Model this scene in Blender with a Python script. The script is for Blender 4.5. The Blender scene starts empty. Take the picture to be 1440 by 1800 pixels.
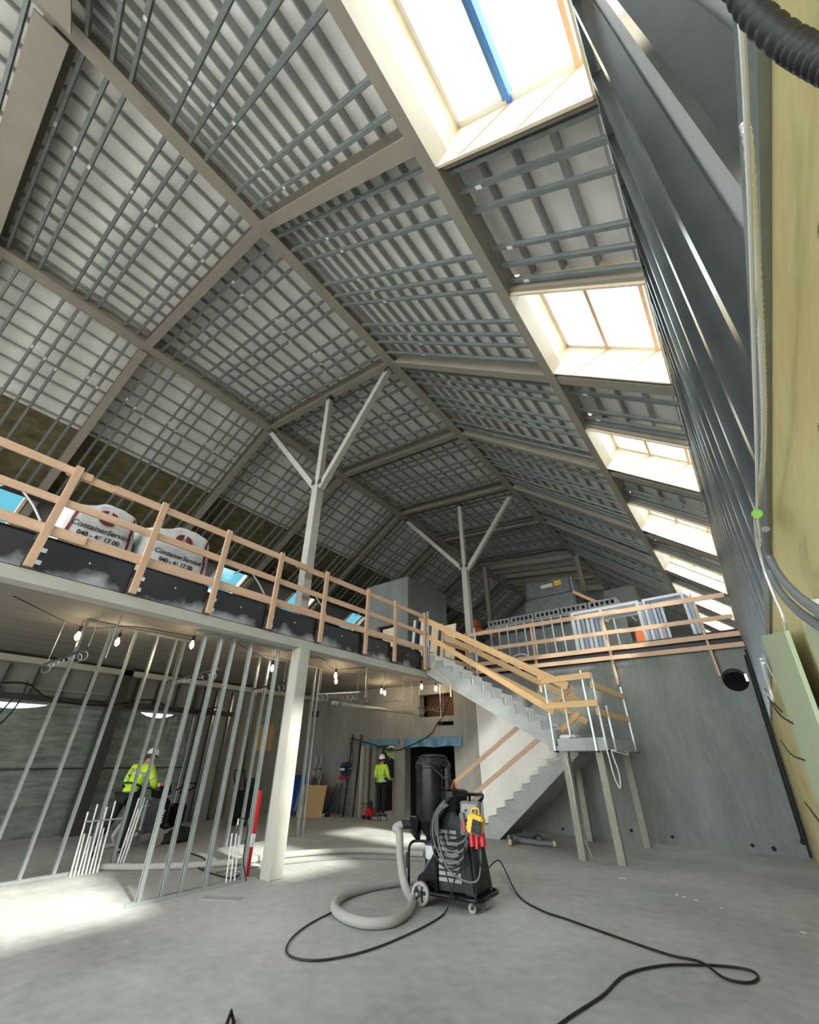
import bpy, bmesh, math, random
from mathutils import Vector, Matrix
random.seed(7)
SC = bpy.context.scene
COL = SC.collection
V = Vector
PI = math.pi

# ------------------------------------------------------------------ camera, sky, sun, exposure
CAM_H = 1.6
YAW, PITCH = math.radians(37.15), math.radians(31.25)
cam_d = bpy.data.cameras.new('camera'); cam = bpy.data.objects.new('camera', cam_d); COL.objects.link(cam)
cam.location = (0, 0, CAM_H); cam.rotation_euler = (PI / 2 + PITCH, 0, YAW)
cam_d.sensor_fit = 'HORIZONTAL'; cam_d.sensor_width = 36; cam_d.lens = 18; cam_d.clip_start = 0.02; cam_d.clip_end = 500
SC.camera = cam
SC.view_settings.view_transform = 'Standard'; SC.view_settings.look = 'None'
SC.view_settings.exposure = 2.78; SC.view_settings.gamma = 1.0; SC.view_settings.use_curve_mapping = False

SUN_DIR = V((-1.2, 0.3, -1.0)).normalized()
wd = bpy.data.worlds.new('sky'); SC.world = wd; wd.use_nodes = True
nt = wd.node_tree; nt.nodes.clear()
out = nt.nodes.new('ShaderNodeOutputWorld'); bg = nt.nodes.new('ShaderNodeBackground')
tc = nt.nodes.new('ShaderNodeTexCoord'); dot = nt.nodes.new('ShaderNodeVectorMath'); dot.operation = 'DOT_PRODUCT'
dot.inputs[1].default_value = tuple(-SUN_DIR)
nt.links.new(tc.outputs['Generated'], dot.inputs[0])
rmp = nt.nodes.new('ShaderNodeValToRGB')
rmp.color_ramp.elements[0].position = 0.0; rmp.color_ramp.elements[0].color = (0.018, 0.062, 0.080, 1)
rmp.color_ramp.elements[1].position = 1.0; rmp.color_ramp.elements[1].color = (1.0, 1.0, 0.97, 1)
e = rmp.color_ramp.elements.new(0.22); e.color = (0.30, 0.37, 0.39, 1)
e = rmp.color_ramp.elements.new(0.75); e.color = (0.72, 0.77, 0.77, 1)
nt.links.new(dot.outputs['Value'], rmp.inputs[0])
cl = nt.nodes.new('ShaderNodeTexNoise'); cl.inputs['Scale'].default_value = 2.2; cl.inputs['Detail'].default_value = 5
nt.links.new(tc.outputs['Generated'], cl.inputs['Vector'])
clr = nt.nodes.new('ShaderNodeValToRGB'); clr.color_ramp.elements[0].position = .48; clr.color_ramp.elements[1].position = .62
nt.links.new(cl.outputs['Fac'], clr.inputs[0])
mx = nt.nodes.new('ShaderNodeMixRGB'); mx.inputs[2].default_value = (0.9, 0.93, 0.95, 1)
ml = nt.nodes.new('ShaderNodeMath'); ml.operation = 'MULTIPLY'; ml.inputs[1].default_value = .25
nt.links.new(clr.outputs[0], ml.inputs[0]); nt.links.new(ml.outputs[0], mx.inputs[0]); nt.links.new(rmp.outputs[0], mx.inputs[1])
sx = nt.nodes.new('ShaderNodeSeparateXYZ'); nt.links.new(tc.outputs['Generated'], sx.inputs[0])
hz_ = nt.nodes.new('ShaderNodeMapRange'); hz_.inputs['From Min'].default_value = .10; hz_.inputs['From Max'].default_value = .24; hz_.inputs['To Min'].default_value = 1; hz_.inputs['To Max'].default_value = 0
nt.links.new(sx.outputs['Z'], hz_.inputs[0])
mh = nt.nodes.new('ShaderNodeMixRGB'); mh.inputs[2].default_value = (.75, .78, .78, 1); nt.links.new(hz_.outputs[0], mh.inputs[0]); nt.links.new(mx.outputs[0], mh.inputs[1])
nt.links.new(mh.outputs[0], bg.inputs[0]); bg.inputs[1].default_value = 1.6
nt.links.new(bg.outputs[0], out.inputs[0])

sd = bpy.data.lights.new('sun', 'SUN'); sd.energy = 2.2; sd.angle = math.radians(3.5); sd.color = (1, .93, .82)
so = bpy.data.objects.new('sun', sd); COL.objects.link(so); so.rotation_euler = SUN_DIR.to_track_quat('-Z', 'Y').to_euler()

# ------------------------------------------------------------------ measured view rays (surveying helpers)
_f = 720.0
_fh = V((-math.sin(YAW), math.cos(YAW), 0)); _rt = V((math.cos(YAW), math.sin(YAW), 0)); _up = V((0, 0, 1))
_fw = _fh * math.cos(PITCH) + _up * math.sin(PITCH); _cu = -_fh * math.sin(PITCH) + _up * math.cos(PITCH)
_C = V((0, 0, CAM_H))
def ray(u, v): return _fw * _f + _rt * (u - 720) + _cu * (900 - v)
def ZP(u, v, z=0.0): d = ray(u, v); return _C + d * ((z - CAM_H) / d.z)
def YP(u, v, y): d = ray(u, v); return _C + d * (y / d.y)
def XP(u, v, x): d = ray(u, v); return _C + d * (x / d.x)
def WP(u, v, off=0.0):   # a point on the leaning right wall
    d = ray(u, v); n = V((1, 0, -WA)); return _C + d * ((V((WX - off, 0, 0)) - _C).dot(n) / d.dot(n))
WA, WX = 0.08, 0.035
def wx(z): return WX + WA * z

# ------------------------------------------------------------------ materials
def mat(name, col, rough=.7, metal=0., var=.12, scale=3., fine=40., stretch=(1, 1, 1), bump=0., col2=None, thr=None, spec=None, coords='Object'):
    m = bpy.data.materials.new(name); m.use_nodes = True; n = m.node_tree.nodes; l = m.node_tree.links
    b = n['Principled BSDF']; b.inputs['Roughness'].default_value = rough; b.inputs['Metallic'].default_value = metal
    if spec is not None: b.inputs['Specular IOR Level'].default_value = spec
    t = n.new('ShaderNodeTexCoord'); mp = n.new('ShaderNodeMapping'); mp.inputs['Scale'].default_value = stretch
    l.new(t.outputs[coords], mp.inputs[0])
    n1 = n.new('ShaderNodeTexNoise'); n1.inputs['Scale'].default_value = scale; n1.inputs['Detail'].default_value = 6; n1.inputs['Roughness'].default_value = .6
    n2 = n.new('ShaderNodeTexNoise'); n2.inputs['Scale'].default_value = fine; n2.inputs['Detail'].default_value = 3
    l.new(mp.outputs[0], n1.inputs[0]); l.new(mp.outputs[0], n2.inputs[0])
    add = n.new('ShaderNodeMath'); add.operation = 'MULTIPLY_ADD'; add.inputs[1].default_value = .35; l.new(n2.outputs[0], add.inputs[0]); l.new(n1.outputs[0], add.inputs[2])
    r = n.new('ShaderNodeValToRGB'); c2 = col2 or tuple(min(1, c * (1 + var)) for c in col); c1 = col if col2 else tuple(c * (1 - var) for c in col)
    lo, hi = thr or (.45, .9)
    r.color_ramp.elements[0].position = lo; r.color_ramp.elements[1].position = hi
    r.color_ramp.elements[0].color = (*c1, 1); r.color_ramp.elements[1].color = (*c2, 1)
    l.new(add.outputs[0], r.inputs[0]); l.new(r.outputs[0], b.inputs['Base Color'])
    if bump:
        bp = n.new('ShaderNodeBump'); bp.inputs['Strength'].default_value = bump; bp.inputs['Distance'].default_value = .02
        l.new(add.outputs[0], bp.inputs['Height']); l.new(bp.outputs[0], b.inputs['Normal'])
    return m
def plain(name, col, rough=.5, metal=0., emit=0., ecol=None):
    m = bpy.data.materials.new(name); m.use_nodes = True; n = m.node_tree.nodes; l = m.node_tree.links; b = n['Principled BSDF']
    b.inputs['Roughness'].default_value = rough; b.inputs['Metallic'].default_value = metal; b.inputs['Base Color'].default_value = (*col, 1)
    tx = n.new('ShaderNodeTexNoise'); tx.inputs['Scale'].default_value = 18; tx.inputs['Detail'].default_value = 4
    t = n.new('ShaderNodeTexCoord'); l.new(t.outputs['Object'], tx.inputs[0])
    mr = n.new('ShaderNodeMapRange'); mr.inputs['To Min'].default_value = max(0, rough - .12); mr.inputs['To Max'].default_value = min(1, rough + .12)
    l.new(tx.outputs[0], mr.inputs[0]); l.new(mr.outputs[0], b.inputs['Roughness'])
    if emit:
        b.inputs['Emission Color'].default_value = (*(ecol or col), 1); b.inputs['Emission Strength'].default_value = emit
    return m
M = {}
M['floor'] = mat('floor_concrete', (.29, .29, .28), .58, 0, 0, .42, 7, bump=.05, col2=(.50, .495, .48), thr=(.5, .85), spec=.35)
M['wall'] = mat('cast_concrete', (.155, .165, .155), .75, 0, 0, 1.1, 14, (1, 1, .25), bump=.08, col2=(.26, .27, .26), thr=(.45, .85))
M['wall_sunlit'] = mat('sunlit_concrete', (.40, .39, .37), .75, 0, 0, .8, 12, (1, 1, .3), bump=.04, col2=(.50, .49, .47), thr=(.45, .85))  # concrete lightened to stand for sunlight on the stair wall
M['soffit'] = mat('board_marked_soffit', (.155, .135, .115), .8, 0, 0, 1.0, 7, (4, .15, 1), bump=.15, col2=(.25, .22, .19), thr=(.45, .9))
M['slab'] = mat('slab_grey', (.33, .33, .32), .8, 0, .15, 2)
M['stair'] = mat('precast_concrete', (.30, .31, .312), .7, 0, 0, 1.6, 20, bump=.05, col2=(.44, .45, .44), thr=(.45, .85))
M['deck'] = mat('roof_panel_white', (.78, .77, .73), .45, 0, .10, 1.3, 22, bump=.06)
M['galv'] = mat('galvanised_steel', (.26, .295, .295), .42, .55, .18, 2.5, 60, (1, 1, 1), coords='Object')
M['galv2'] = mat('galvanised_steel_bright', (.46, .50, .50), .38, .55, .12, 3, 60)
M['galvd'] = mat('galvanised_steel_dark', (.20, .215, .225), .24, .92, .2, 2, 60)
M['beam'] = mat('warm_grey_paint', (.28, .25, .205), .55, 0, .10, 2.5, 60)
M['column'] = mat('column_paint', (.42, .40, .355), .55, 0, .08, 2, 50)
M['darkbeam'] = mat('brown_black_steel', (.035, .032, .03), .6, 0, .2, 3)
M['purlin'] = mat('light_galvanised_purlin', (.34, .36, .35), .5, .35, .12, 2.5, 60)
M['wool'] = mat('mineral_wool', (.085, .07, .032), .95, 0, 0, 5, 60, (1, .5, 1), bump=.5, col2=(.20, .17, .085), thr=(.45, .85))
M['pine'] = mat('sawn_pine', (.47, .28, .17), .65, 0, 0, 2.2, 30, (.25, 4, 4), bump=.03, col2=(.68, .46, .31), thr=(.4, .9))
M['pine_y'] = mat('yellow_pine', (.58, .33, .13), .6, 0, 0, 2.2, 30, (.25, 4, 4), col2=(.78, .50, .24), thr=(.4, .9))
M['timber_grey'] = mat('weathered_timber', (.27, .26, .215), .75, 0, 0, 2, 30, (5, 5, .3), col2=(.38, .37, .30), thr=(.4, .9))
M['ply_w'] = mat('pale_plywood', (.62, .47, .30), .6, 0, 0, .9, 20, (1, .35, 1), col2=(.82, .70, .52), thr=(.42, .8))
M['ply_y'] = mat('knotty_yellow_plywood', (.44, .36, .14), .6, 0, 0, 1.1, 26, (1, .6, 2.2), bump=.03, col2=(.62, .53, .26), thr=(.42, .82))
def knots(m):
    n = m.node_tree.nodes; l = m.node_tree.links; b = n['Principled BSDF']; t = n.new('ShaderNodeTexCoord'); mp = n.new('ShaderNodeMapping'); mp.inputs['Scale'].default_value = (1, 1, 1.6)
    l.new(t.outputs['Object'], mp.inputs[0]); v = n.new('ShaderNodeTexVoronoi'); v.inputs['Scale'].default_value = 5.5; v.inputs['Randomness'].default_value = 1; l.new(mp.outputs[0], v.inputs['Vector'])
    r = n.new('ShaderNodeMapRange'); r.inputs['From Min'].default_value = .035; r.inputs['From Max'].default_value = .075; r.inputs['To Min'].default_value = 1; r.inputs['To Max'].default_value = 0; l.new(v.outputs['Distance'], r.inputs[0])
    src = b.inputs['Base Color'].links[0].from_socket; x = n.new('ShaderNodeMixRGB'); l.new(r.outputs[0], x.inputs[0]); l.new(src, x.inputs[1]); x.inputs[2].default_value = (.10, .06, .025, 1); l.new(x.outputs[0], b.inputs['Base Color'])
knots(M['ply_y'])
M['osb'] = mat('osb_board', (.30, .17, .07), .7, 0, 0, 22, 70, (1, 1, 1.8), bump=.15, col2=(.58, .40, .20), thr=(.45, .85))
M['gypsum'] = mat('green_gypsum_board', (.40, .46, .30), .7, 0, .06, 1.5)
M['tarp'] = mat('green_tarpaulin', (.12, .145, .125), .5, 0, 0, 1.6, 9, (1, 1, 6), bump=.9, col2=(.30, .34, .30), thr=(.4, .85))
M['blue'] = plain('blue_plastic', (.09, .20, .30), .3)
M['bluedeep'] = plain('deep_blue_plastic', (.008, .05, .17), .4)
M['white'] = plain('white_plastic', (.72, .72, .70), .45)
M['whitefr'] = plain('white_lacquer_frame', (.75, .77, .80), .35)
M['bluefr'] = plain('blue_film_frame', (.33, .43, .56), .4)
M['black'] = plain('black_rubber', (.005, .005, .006), .55)
M['blackp'] = mat('black_powder_coat', (.003, .0035, .0045), .26, 0, 0, 5, 50, col2=(.018, .019, .021), thr=(.6, .98), spec=.25)
M['dusty'] = mat('dusty_black_plastic', (.006, .0075, .0075), .5, 0, 0, 4, 40, (1, 1, .4), col2=(.04, .044, .043), thr=(.5, .95), spec=.3)
M['cablegrey'] = plain('grey_cable', (.15, .16, .17), .6)
M['hose'] = plain('dusty_hose', (.34, .33, .30), .8)
M['red'] = plain('red_plastic', (.50, .015, .02), .4)
M['orange'] = plain('orange_plastic', (.55, .12, .025), .5)
M['yellow'] = plain('yellow_plastic', (.90, .50, .01), .4)
M['hiviz'] = mat('hi_vis_yellow', (.50, .78, .02), .7, 0, .15, 6, 20, bump=.2)
M['reflect'] = plain('reflective_tape', (.55, .57, .55), .35, .3)
M['navy'] = mat('dark_work_cloth', (.005, .005, .007), .85, 0, .3, 8, 20, bump=.2)
M['skin'] = plain('skin', (.50, .30, .21), .55)
M['hair'] = plain('dark_hair', (.03, .02, .015), .7)
M['bag'] = mat('woven_white_sack', (.62, .62, .62), .65, 0, .08, 5, 60, bump=.35)
M['maroon'] = plain('maroon_print', (.17, .012, .02), .6)
M['ink'] = plain('black_print', (.02, .02, .022), .6)
M['wrap'] = mat('clear_stretch_wrap', (.16, .17, .175), .22, 0, .3, 6, 30, bump=.5)
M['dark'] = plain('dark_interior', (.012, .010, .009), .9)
M['rust'] = plain('reddish_brown_paint', (.09, .035, .02), .7)
M['tapey'] = plain('pale_yellow_tape', (.75, .62, .30), .6)
M['foil'] = plain('crinkled_foil', (.85, .85, .85), .25, .45)
M['bulb'] = plain('glowing_bulb', (1, .85, .6), .5, 0, 14, (1, .80, .50))
M['blue_sky_film'] = plain('printed_blue_strip', (.06, .20, .60), .5)
def film_ply():
    m = mat('black_film_faced_ply', (.009, .008, .012), .36, 0, .3, 2, 30, spec=.3)
    n = m.node_tree.nodes; l = m.node_tree.links; b = n['Principled BSDF']
    t = n.new('ShaderNodeTexCoord'); s = n.new('ShaderNodeSeparateXYZ'); l.new(t.outputs['Object'], s.inputs[0])
    nz = n.new('ShaderNodeTexNoise'); nz.inputs['Scale'].default_value = 2.1; nz.inputs['Detail'].default_value = 5; l.new(t.outputs['Object'], nz.inputs[0])
    a = n.new('ShaderNodeMath'); a.operation = 'MULTIPLY_ADD'; a.inputs[1].default_value = -.75; l.new(nz.outputs[0], a.inputs[0]); l.new(s.outputs['Z'], a.inputs[2])
    r = n.new('ShaderNodeMapRange'); r.inputs['From Min'].default_value = 3.24; r.inputs['From Max'].default_value = 3.42; r.inputs['To Min'].default_value = .75; r.inputs['To Max'].default_value = 0
    l.new(a.outputs[0], r.inputs[0])
    src = b.inputs['Base Color'].links[0].from_socket
    m2 = n.new('ShaderNodeMixRGB'); l.new(r.outputs[0], m2.inputs[0]); l.new(src, m2.inputs[1]); m2.inputs[2].default_value = (.42, .44, .45, 1)
    l.new(m2.outputs[0], b.inputs['Base Color']); return m
M['film'] = film_ply()
def glassm():
    m = bpy.data.materials.new('thin_window_glass'); m.use_nodes = True; n = m.node_tree.nodes; l = m.node_tree.links; n.clear()
    o = n.new('ShaderNodeOutputMaterial'); tr = n.new('ShaderNodeBsdfTransparent'); tr.inputs[0].default_value = (.93, .97, .97, 1)
    g = n.new('ShaderNodeBsdfGlossy'); g.inputs['Roughness'].default_value = .03; mxs = n.new('ShaderNodeMixShader'); mxs.inputs[0].default_value = .04; l.new(tr.outputs[0], mxs.inputs[1]); l.new(g.outputs[0], mxs.inputs[2]); l.new(mxs.outputs[0], o.inputs[0]); return m
M['glass'] = glassm()
def translucent(name, col, tr=.35):
    m = mat(name, col, .6, 0, .15, 2, 12, bump=.3); n = m.node_tree.nodes; l = m.node_tree.links
    o = n['Material Output']; b = n['Principled BSDF']; t = n.new('ShaderNodeBsdfTranslucent'); t.inputs[0].default_value = (*col, 1)
    x = n.new('ShaderNodeMixShader'); x.inputs[0].default_value = tr; l.new(b.outputs[0], x.inputs[1]); l.new(t.outputs[0], x.inputs[2]); l.new(x.outputs[0], o.inputs[0]); return m
def tarp():
    m = M['tarp']; n = m.node_tree.nodes; l = m.node_tree.links; o = n['Material Output']; b = n['Principled BSDF']
    t = n.new('ShaderNodeBsdfTranslucent'); l.new(b.inputs['Base Color'].links[0].from_socket, t.inputs[0]); x = n.new('ShaderNodeMixShader'); x.inputs[0].default_value = .32
    l.new(b.outputs[0], x.inputs[1]); l.new(t.outputs[0], x.inputs[2]); l.new(x.outputs[0], o.inputs[0])
tarp()

# ------------------------------------------------------------------ mesh helpers
class MB:
    def __init__(s): s.v = []; s.f = []
    def add(s, vs, fs):
        k = len(s.v); s.v += [tuple(p) for p in vs]; s.f += [tuple(i + k for i in f) for f in fs]; return s
    def box(s, c, d, R=None):
        c = V(c); h = V(d) / 2; P = []
        for x in (-1, 1):
            for y in (-1, 1):
                for z in (-1, 1):
                    p = V((x * h.x, y * h.y, z * h.z)); P.append(c + (R @ p if R else p))
        return s.add(P, [(0, 1, 3, 2), (4, 6, 7, 5), (0, 4, 5, 1), (2, 3, 7, 6), (0, 2, 6, 4), (1, 5, 7, 3)])
    def bb(s, x0, x1, y0, y1, z0, z1): return s.box(((x0 + x1) / 2, (y0 + y1) / 2, (z0 + z1) / 2), (abs(x1 - x0), abs(y1 - y0), abs(z1 - z0)))
    def prof(s, p0, p1, pts, up=(0, 0, 1)):
        p0, p1 = V(p0), V(p1); x = (p1 - p0).normalized(); z = V(up); z = z - x * z.dot(x)
        if z.length < 1e-5: z = V((1, 0, 0)) - x * x.x
        z.normalize(); y = z.cross(x); n = len(pts)
        A = [p0 + y * a + z * b for a, b in pts]; B = [p1 + y * a + z * b for a, b in pts]
        return s.add(A + B, [(i, (i + 1) % n, n + (i + 1) % n, n + i) for i in range(n)] + [tuple(range(n - 1, -1, -1)), tuple(range(n, 2 * n))])
    def beam(s, p0, p1, w, h, up=(0, 0, 1)): return s.prof(p0, p1, [(-w / 2, -h / 2), (w / 2, -h / 2), (w / 2, h / 2), (-w / 2, h / 2)], up)
    def tube(s, pts, r, n=8, closed=False, cap=True):
        pts = [V(p) for p in pts]; m = len(pts); rings = []; prev = None
        for i, p in enumerate(pts):
            a = pts[(i - 1) % m] if (closed or i) else p; b = pts[(i + 1) % m] if (closed or i < m - 1) else p
            t = (b - a).normalized() if (b - a).length > 1e-9 else V((0, 0, 1))
            if prev is None:
                q = V((0, 0, 1)) if abs(t.z) < .9 else V((1, 0, 0)); q = (q - t * q.dot(t)).normalized()
            else:
                q = prev - t * prev.dot(t); q = q.normalized() if q.length > 1e-6 else prev
            prev = q; w = t.cross(q); rr = r[i] if isinstance(r, (list, tuple)) else r
            rings.append([p + (q * math.cos(2 * PI * k / n) + w * math.sin(2 * PI * k / n)) * rr for k in range(n)])
        vs = [p for R in rings for p in R]; fs = []
        for i in range(m if closed else m - 1):
            j = (i + 1) % m
            for k in range(n): fs.append((i * n + k, i * n + (k + 1) % n, j * n + (k + 1) % n, j * n + k))
        if cap and not closed: fs += [tuple(range(n - 1, -1, -1)), tuple(range((m - 1) * n, m * n))]
        return s.add(vs, fs)
    def lathe(s, pr, c, n=24, axis=None):
        c = V(c); R = axis if axis else Matrix.Identity(3); vs = []; m = len(pr)
        for r, z in pr:
            for k in range(n): vs.append(c + R @ V((r * math.cos(2 * PI * k / n), r * math.sin(2 * PI * k / n), z)))
        fs = [(i * n + k, i * n + (k + 1) % n, (i + 1) * n + (k + 1) % n, (i + 1) * n + k) for i in range(m - 1) for k in range(n)]
        fs += [tuple(range(n - 1, -1, -1)), tuple(range((m - 1) * n, m * n))]
        return s.add(vs, fs)
    def prism(s, poly, vec):
        n = len(poly); A = [V(p) for p in poly]; B = [p + V(vec) for p in A]
        return s.add(A + B, [(i, (i + 1) % n, n + (i + 1) % n, n + i) for i in range(n)] + [tuple(range(n - 1, -1, -1)), tuple(range(n, 2 * n))])
    def mesh(s, name, m, smooth=False, bevel=0):
        me = bpy.data.meshes.new(name); me.from_pydata(s.v, [], s.f); me.materials.append(m)
        bm = bmesh.new(); bm.from_mesh(me); bmesh.ops.recalc_face_normals(bm, faces=bm.faces)
        if bevel: bmesh.ops.bevel(bm, geom=list(bm.edges), offset=bevel, segments=2, affect='EDGES', clamp_overlap=True)
        if smooth:
            for f in bm.faces: f.smooth = True
            for ed in bm.edges:
                if len(ed.link_faces) == 2 and ed.calc_face_angle(0) > .7: ed.smooth = False
        bm.to_mesh(me); bm.free(); me.update(); return me
    def build(s, name, m, parent=None, smooth=False, bevel=0, label=None):
        return link(name, s.mesh(name, M[m] if isinstance(m, str) else m, smooth, bevel), parent, label)
def wmat(o): return Matrix.LocRotScale(o.location, o.rotation_euler, o.scale) if not o.parent else wmat(o.parent) @ o.matrix_parent_inverse @ Matrix.LocRotScale(o.location, o.rotation_euler, o.scale)
def link(name, me, parent=None, label=None, local=False):
    o = bpy.data.objects.new(name, me); COL.objects.link(o)
    if parent:
        o.parent = parent
        if not local: o.matrix_parent_inverse = wmat(parent).inverted()
    if label: o['label'] = label
    return o
SEEN = {}
def tag(o, label, cat, group=None):
    if label in SEEN: print('DUPLICATE LABEL', label)
    if not 4 <= len(label.split()) <= 16: print('LABEL LENGTH', len(label.split()), label)
    SEEN[label] = 1
    o['label'] = label; o['category'] = cat
    if group: o['group'] = group
    return o
def struct(o): o['kind'] = 'structure'; return o
def empty(name, loc, rz=0, label=None, cat=None, group=None, rot=None):
    o = bpy.data.objects.new(name, None); COL.objects.link(o); o.location = loc; o.rotation_euler = rot or (0, 0, rz); o.empty_display_size = .1
    if label: tag(o, label, cat, group)
    return o
def copy_tree(o, parent=None):
    c = o.copy(); COL.objects.link(c); c.parent = parent
    if parent: c.matrix_parent_inverse = o.matrix_parent_inverse.copy()
    for ch in [q for q in bpy.data.objects if q.parent == o]: copy_tree(ch, c)
    return c
STK = {}
def stick(name, key, pts, p0, p1, m, up=(0, 0, 1), parent=None):
    """a straight member whose mesh is shared with equal ones"""
    p0, p1 = V(p0), V(p1); L = (p1 - p0).length; k = (key, round(L, 2), m)
    if k not in STK: STK[k] = MB().prof((0, 0, 0), (round(L, 2), 0, 0), pts).mesh(name, M[m])
    x = (p1 - p0).normalized(); z = V(up); z = (z - x * z.dot(x)).normalized(); y = z.cross(x)
    o = link(name, STK[k]); R = Matrix((x, y, z)).transposed(); o.location = p0; o.rotation_euler = R.to_euler()
    if parent: o.parent = parent; o.matrix_parent_inverse = wmat(parent).inverted()
    return o
def rect(w, h): return [(-w / 2, -h / 2), (w / 2, -h / 2), (w / 2, h / 2), (-w / 2, h / 2)]
def cprof(w, h, t=.006, lip=.012):   # channel open to +z... web at the bottom
    return [(-w / 2, -h / 2), (w / 2, -h / 2), (w / 2, h / 2), (w / 2 - t, h / 2), (w / 2 - t, -h / 2 + t), (-w / 2 + t, -h / 2 + t), (-w / 2 + t, h / 2), (-w / 2, h / 2)]
def hat(w, h, t=.006):               # hat section, crown down
    return [(-w / 2, -h / 2), (w / 2, -h / 2), (w / 2, h / 2 - t), (w / 2 + .014, h / 2 - t), (w / 2 + .014, h / 2), (w / 2 - t, h / 2), (w / 2 - t, -h / 2 + t), (-w / 2 + t, -h / 2 + t), (-w / 2 + t, h / 2), (-w / 2 - .014, h / 2), (-w / 2 - .014, h / 2 - t), (-w / 2, h / 2 - t)]
def zprof(w, h, t=.007):
    return [(0, -h / 2), (w, -h / 2), (w, -h / 2 + t), (t, -h / 2 + t), (t, h / 2 - t), (w, h / 2 - t), (w, h / 2), (0, h / 2)]
def iprof(w, h, t=.02, tw=.016):
    a, b = w / 2, h / 2
    return [(-a, -b), (a, -b), (a, -b + t), (tw / 2, -b + t), (tw / 2, b - t), (a, b - t), (a, b), (-a, b), (-a, b - t), (-tw / 2, b - t), (-tw / 2, -b + t), (-a, -b + t)]
def smoothpath(pts, n=8):
    P = [V(p) for p in pts]; out = []
    for i in range(len(P) - 1):
        a = P[i - 1] if i else P[0] * 2 - P[1]; b, c = P[i], P[i + 1]; d = P[i + 2] if i + 2 < len(P) else P[-1] * 2 - P[-2]
        for k in range(n):
            t = k / n; out.append(.5 * ((2 * b) + (c - a) * t + (2 * a - 5 * b + 4 * c - d) * t * t + (3 * b - a - 3 * c + d) * t ** 3))
    out.append(P[-1]); return out
def text(name, body, size, mtx, m, parent=None, align='CENTER', shear=0, ext=.001, sx=1.0, bold=0):
    cu = bpy.data.curves.new(name, 'FONT'); cu.body = body; cu.size = size; cu.align_x = align; cu.align_y = 'CENTER'; cu.shear = shear; cu.extrude = ext; cu.offset = bold
    o = bpy.data.objects.new(name, cu); COL.objects.link(o)
    me = bpy.data.meshes.new_from_object(o.evaluated_get(bpy.context.evaluated_depsgraph_get())); bpy.data.objects.remove(o)
    me.transform(mtx @ Matrix.Diagonal((sx, 1, 1, 1))); me.materials.clear(); me.materials.append(M[m]); return link(name, me, parent)
def frame(o, ex, ey): ex = V(ex).normalized(); ey = V(ey).normalized(); ez = ex.cross(ey); return Matrix.Translation(o) @ Matrix((ex, ey, ez)).transposed().to_4x4()
_o = ['first', 'second', 'third', 'fourth', 'fifth', 'sixth', 'seventh', 'eighth', 'ninth', 'tenth', 'eleventh', 'twelfth', 'thirteenth', 'fourteenth', 'fifteenth', 'sixteenth', 'seventeenth', 'eighteenth', 'nineteenth']
ORD = _o + [t + ('ieth' if j == 0 else 'y-' + _o[j - 1]) for t in ('twent', 'thirt', 'fort', 'fift', 'sixt', 'sevent') for j in range(10)]
def skin(name, verts, edges, rad, m, parent, sub=2, root=0):
    me = bpy.data.meshes.new(name); me.from_pydata([tuple(v) for v in verts], edges, []); o = bpy.data.objects.new(name, me); COL.objects.link(o)
    md = o.modifiers.new('s', 'SKIN'); md.use_smooth_shade = True
    for i, r in enumerate(rad):
        d = me.skin_vertices[0].data[i]; d.radius = r if isinstance(r, tuple) else (r, r); d.use_root = (i == root)
    if sub: sb = o.modifiers.new('b', 'SUBSURF'); sb.levels = sub; sb.render_levels = sub
    me2 = bpy.data.meshes.new_from_object(o.evaluated_get(bpy.context.evaluated_depsgraph_get())); bpy.data.objects.remove(o)
    me2.materials.clear(); me2.materials.append(M[m])
    for p in me2.polygons: p.use_smooth = True
    return link(name, me2, parent, local=True)

# ------------------------------------------------------------------ the shell
YW = 12.7; XL = -14.75; ZS = 3.95; ZM = 4.15
struct(MB().bb(-15, .5, -7, 17.5, -.25, 0).build('floor', 'floor'))
M['ground'] = mat('pale_yard_ground', (.30, .30, .29), .9, 0, .15, .3)
struct(MB().bb(-90, 90, -90, 110, -.6, -.3).build('floor_yard', 'ground'))
def cells(mb, xs, zs, y0, y1, holes):
    xs = sorted(set(xs)); zs = sorted(set(zs))
    for i in range(len(xs) - 1):
        for j in range(len(zs) - 1):
            cx, cz = (xs[i] + xs[i + 1]) / 2, (zs[j] + zs[j + 1]) / 2
            if any(a < cx < b and c < cz < d for a, b, c, d in holes): continue
            mb.bb(xs[i], xs[i + 1], y0, y1, zs[j], zs[j + 1])
M['wall_mid'] = mat('smooth_concrete', (.15, .14, .125), .75, 0, 0, .9, 12, (1, 1, .3), bump=.05, col2=(.25, .24, .22), thr=(.45, .85))
w = MB(); H1 = [(-11.15, -10.28, 0, 2.05), (-9.82, -7.86, 0, 2.0), (-9.22, -7.8, 2.86, 3.56), (-8.46, -7.84, 2.58, 2.70)]
cells(w, [-15.1, -7.0] + [q for h in H1 for q in h[:2]], [0, ZS] + [q for h in H1 for q in h[2:]], YW, YW + .32, H1)
struct(w.build('wall_back', 'wall_mid'))
struct(MB().prism([(-6.985, YW, 0), (-6.75, YW, 0), (-4.3, YW, 1.72), (-4.3, YW, 2.1), (-6.985, YW, 3.75)], (0, .32, 0)).build('wall_back_sunlit', 'wall_sunlit'))  # sunlit area put in as paler colour, its edges following the stair flights
struct(MB().prism([(-6.75, YW, 0), (-4.3, YW, 0), (-4.3, YW, 1.72)], (0, .32, 0)).prism([(-6.985, YW, 3.75), (-4.3, YW, 2.1), (-4.3, YW, ZS), (-6.985, YW, ZS)], (0, .32, 0)).build('wall_back_shaded', 'wall'))  # same wall in darker colour, standing for shade around the flights
w = MB(); hx, hz, hr = -.10, 3.21, .25; q = .42
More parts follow.
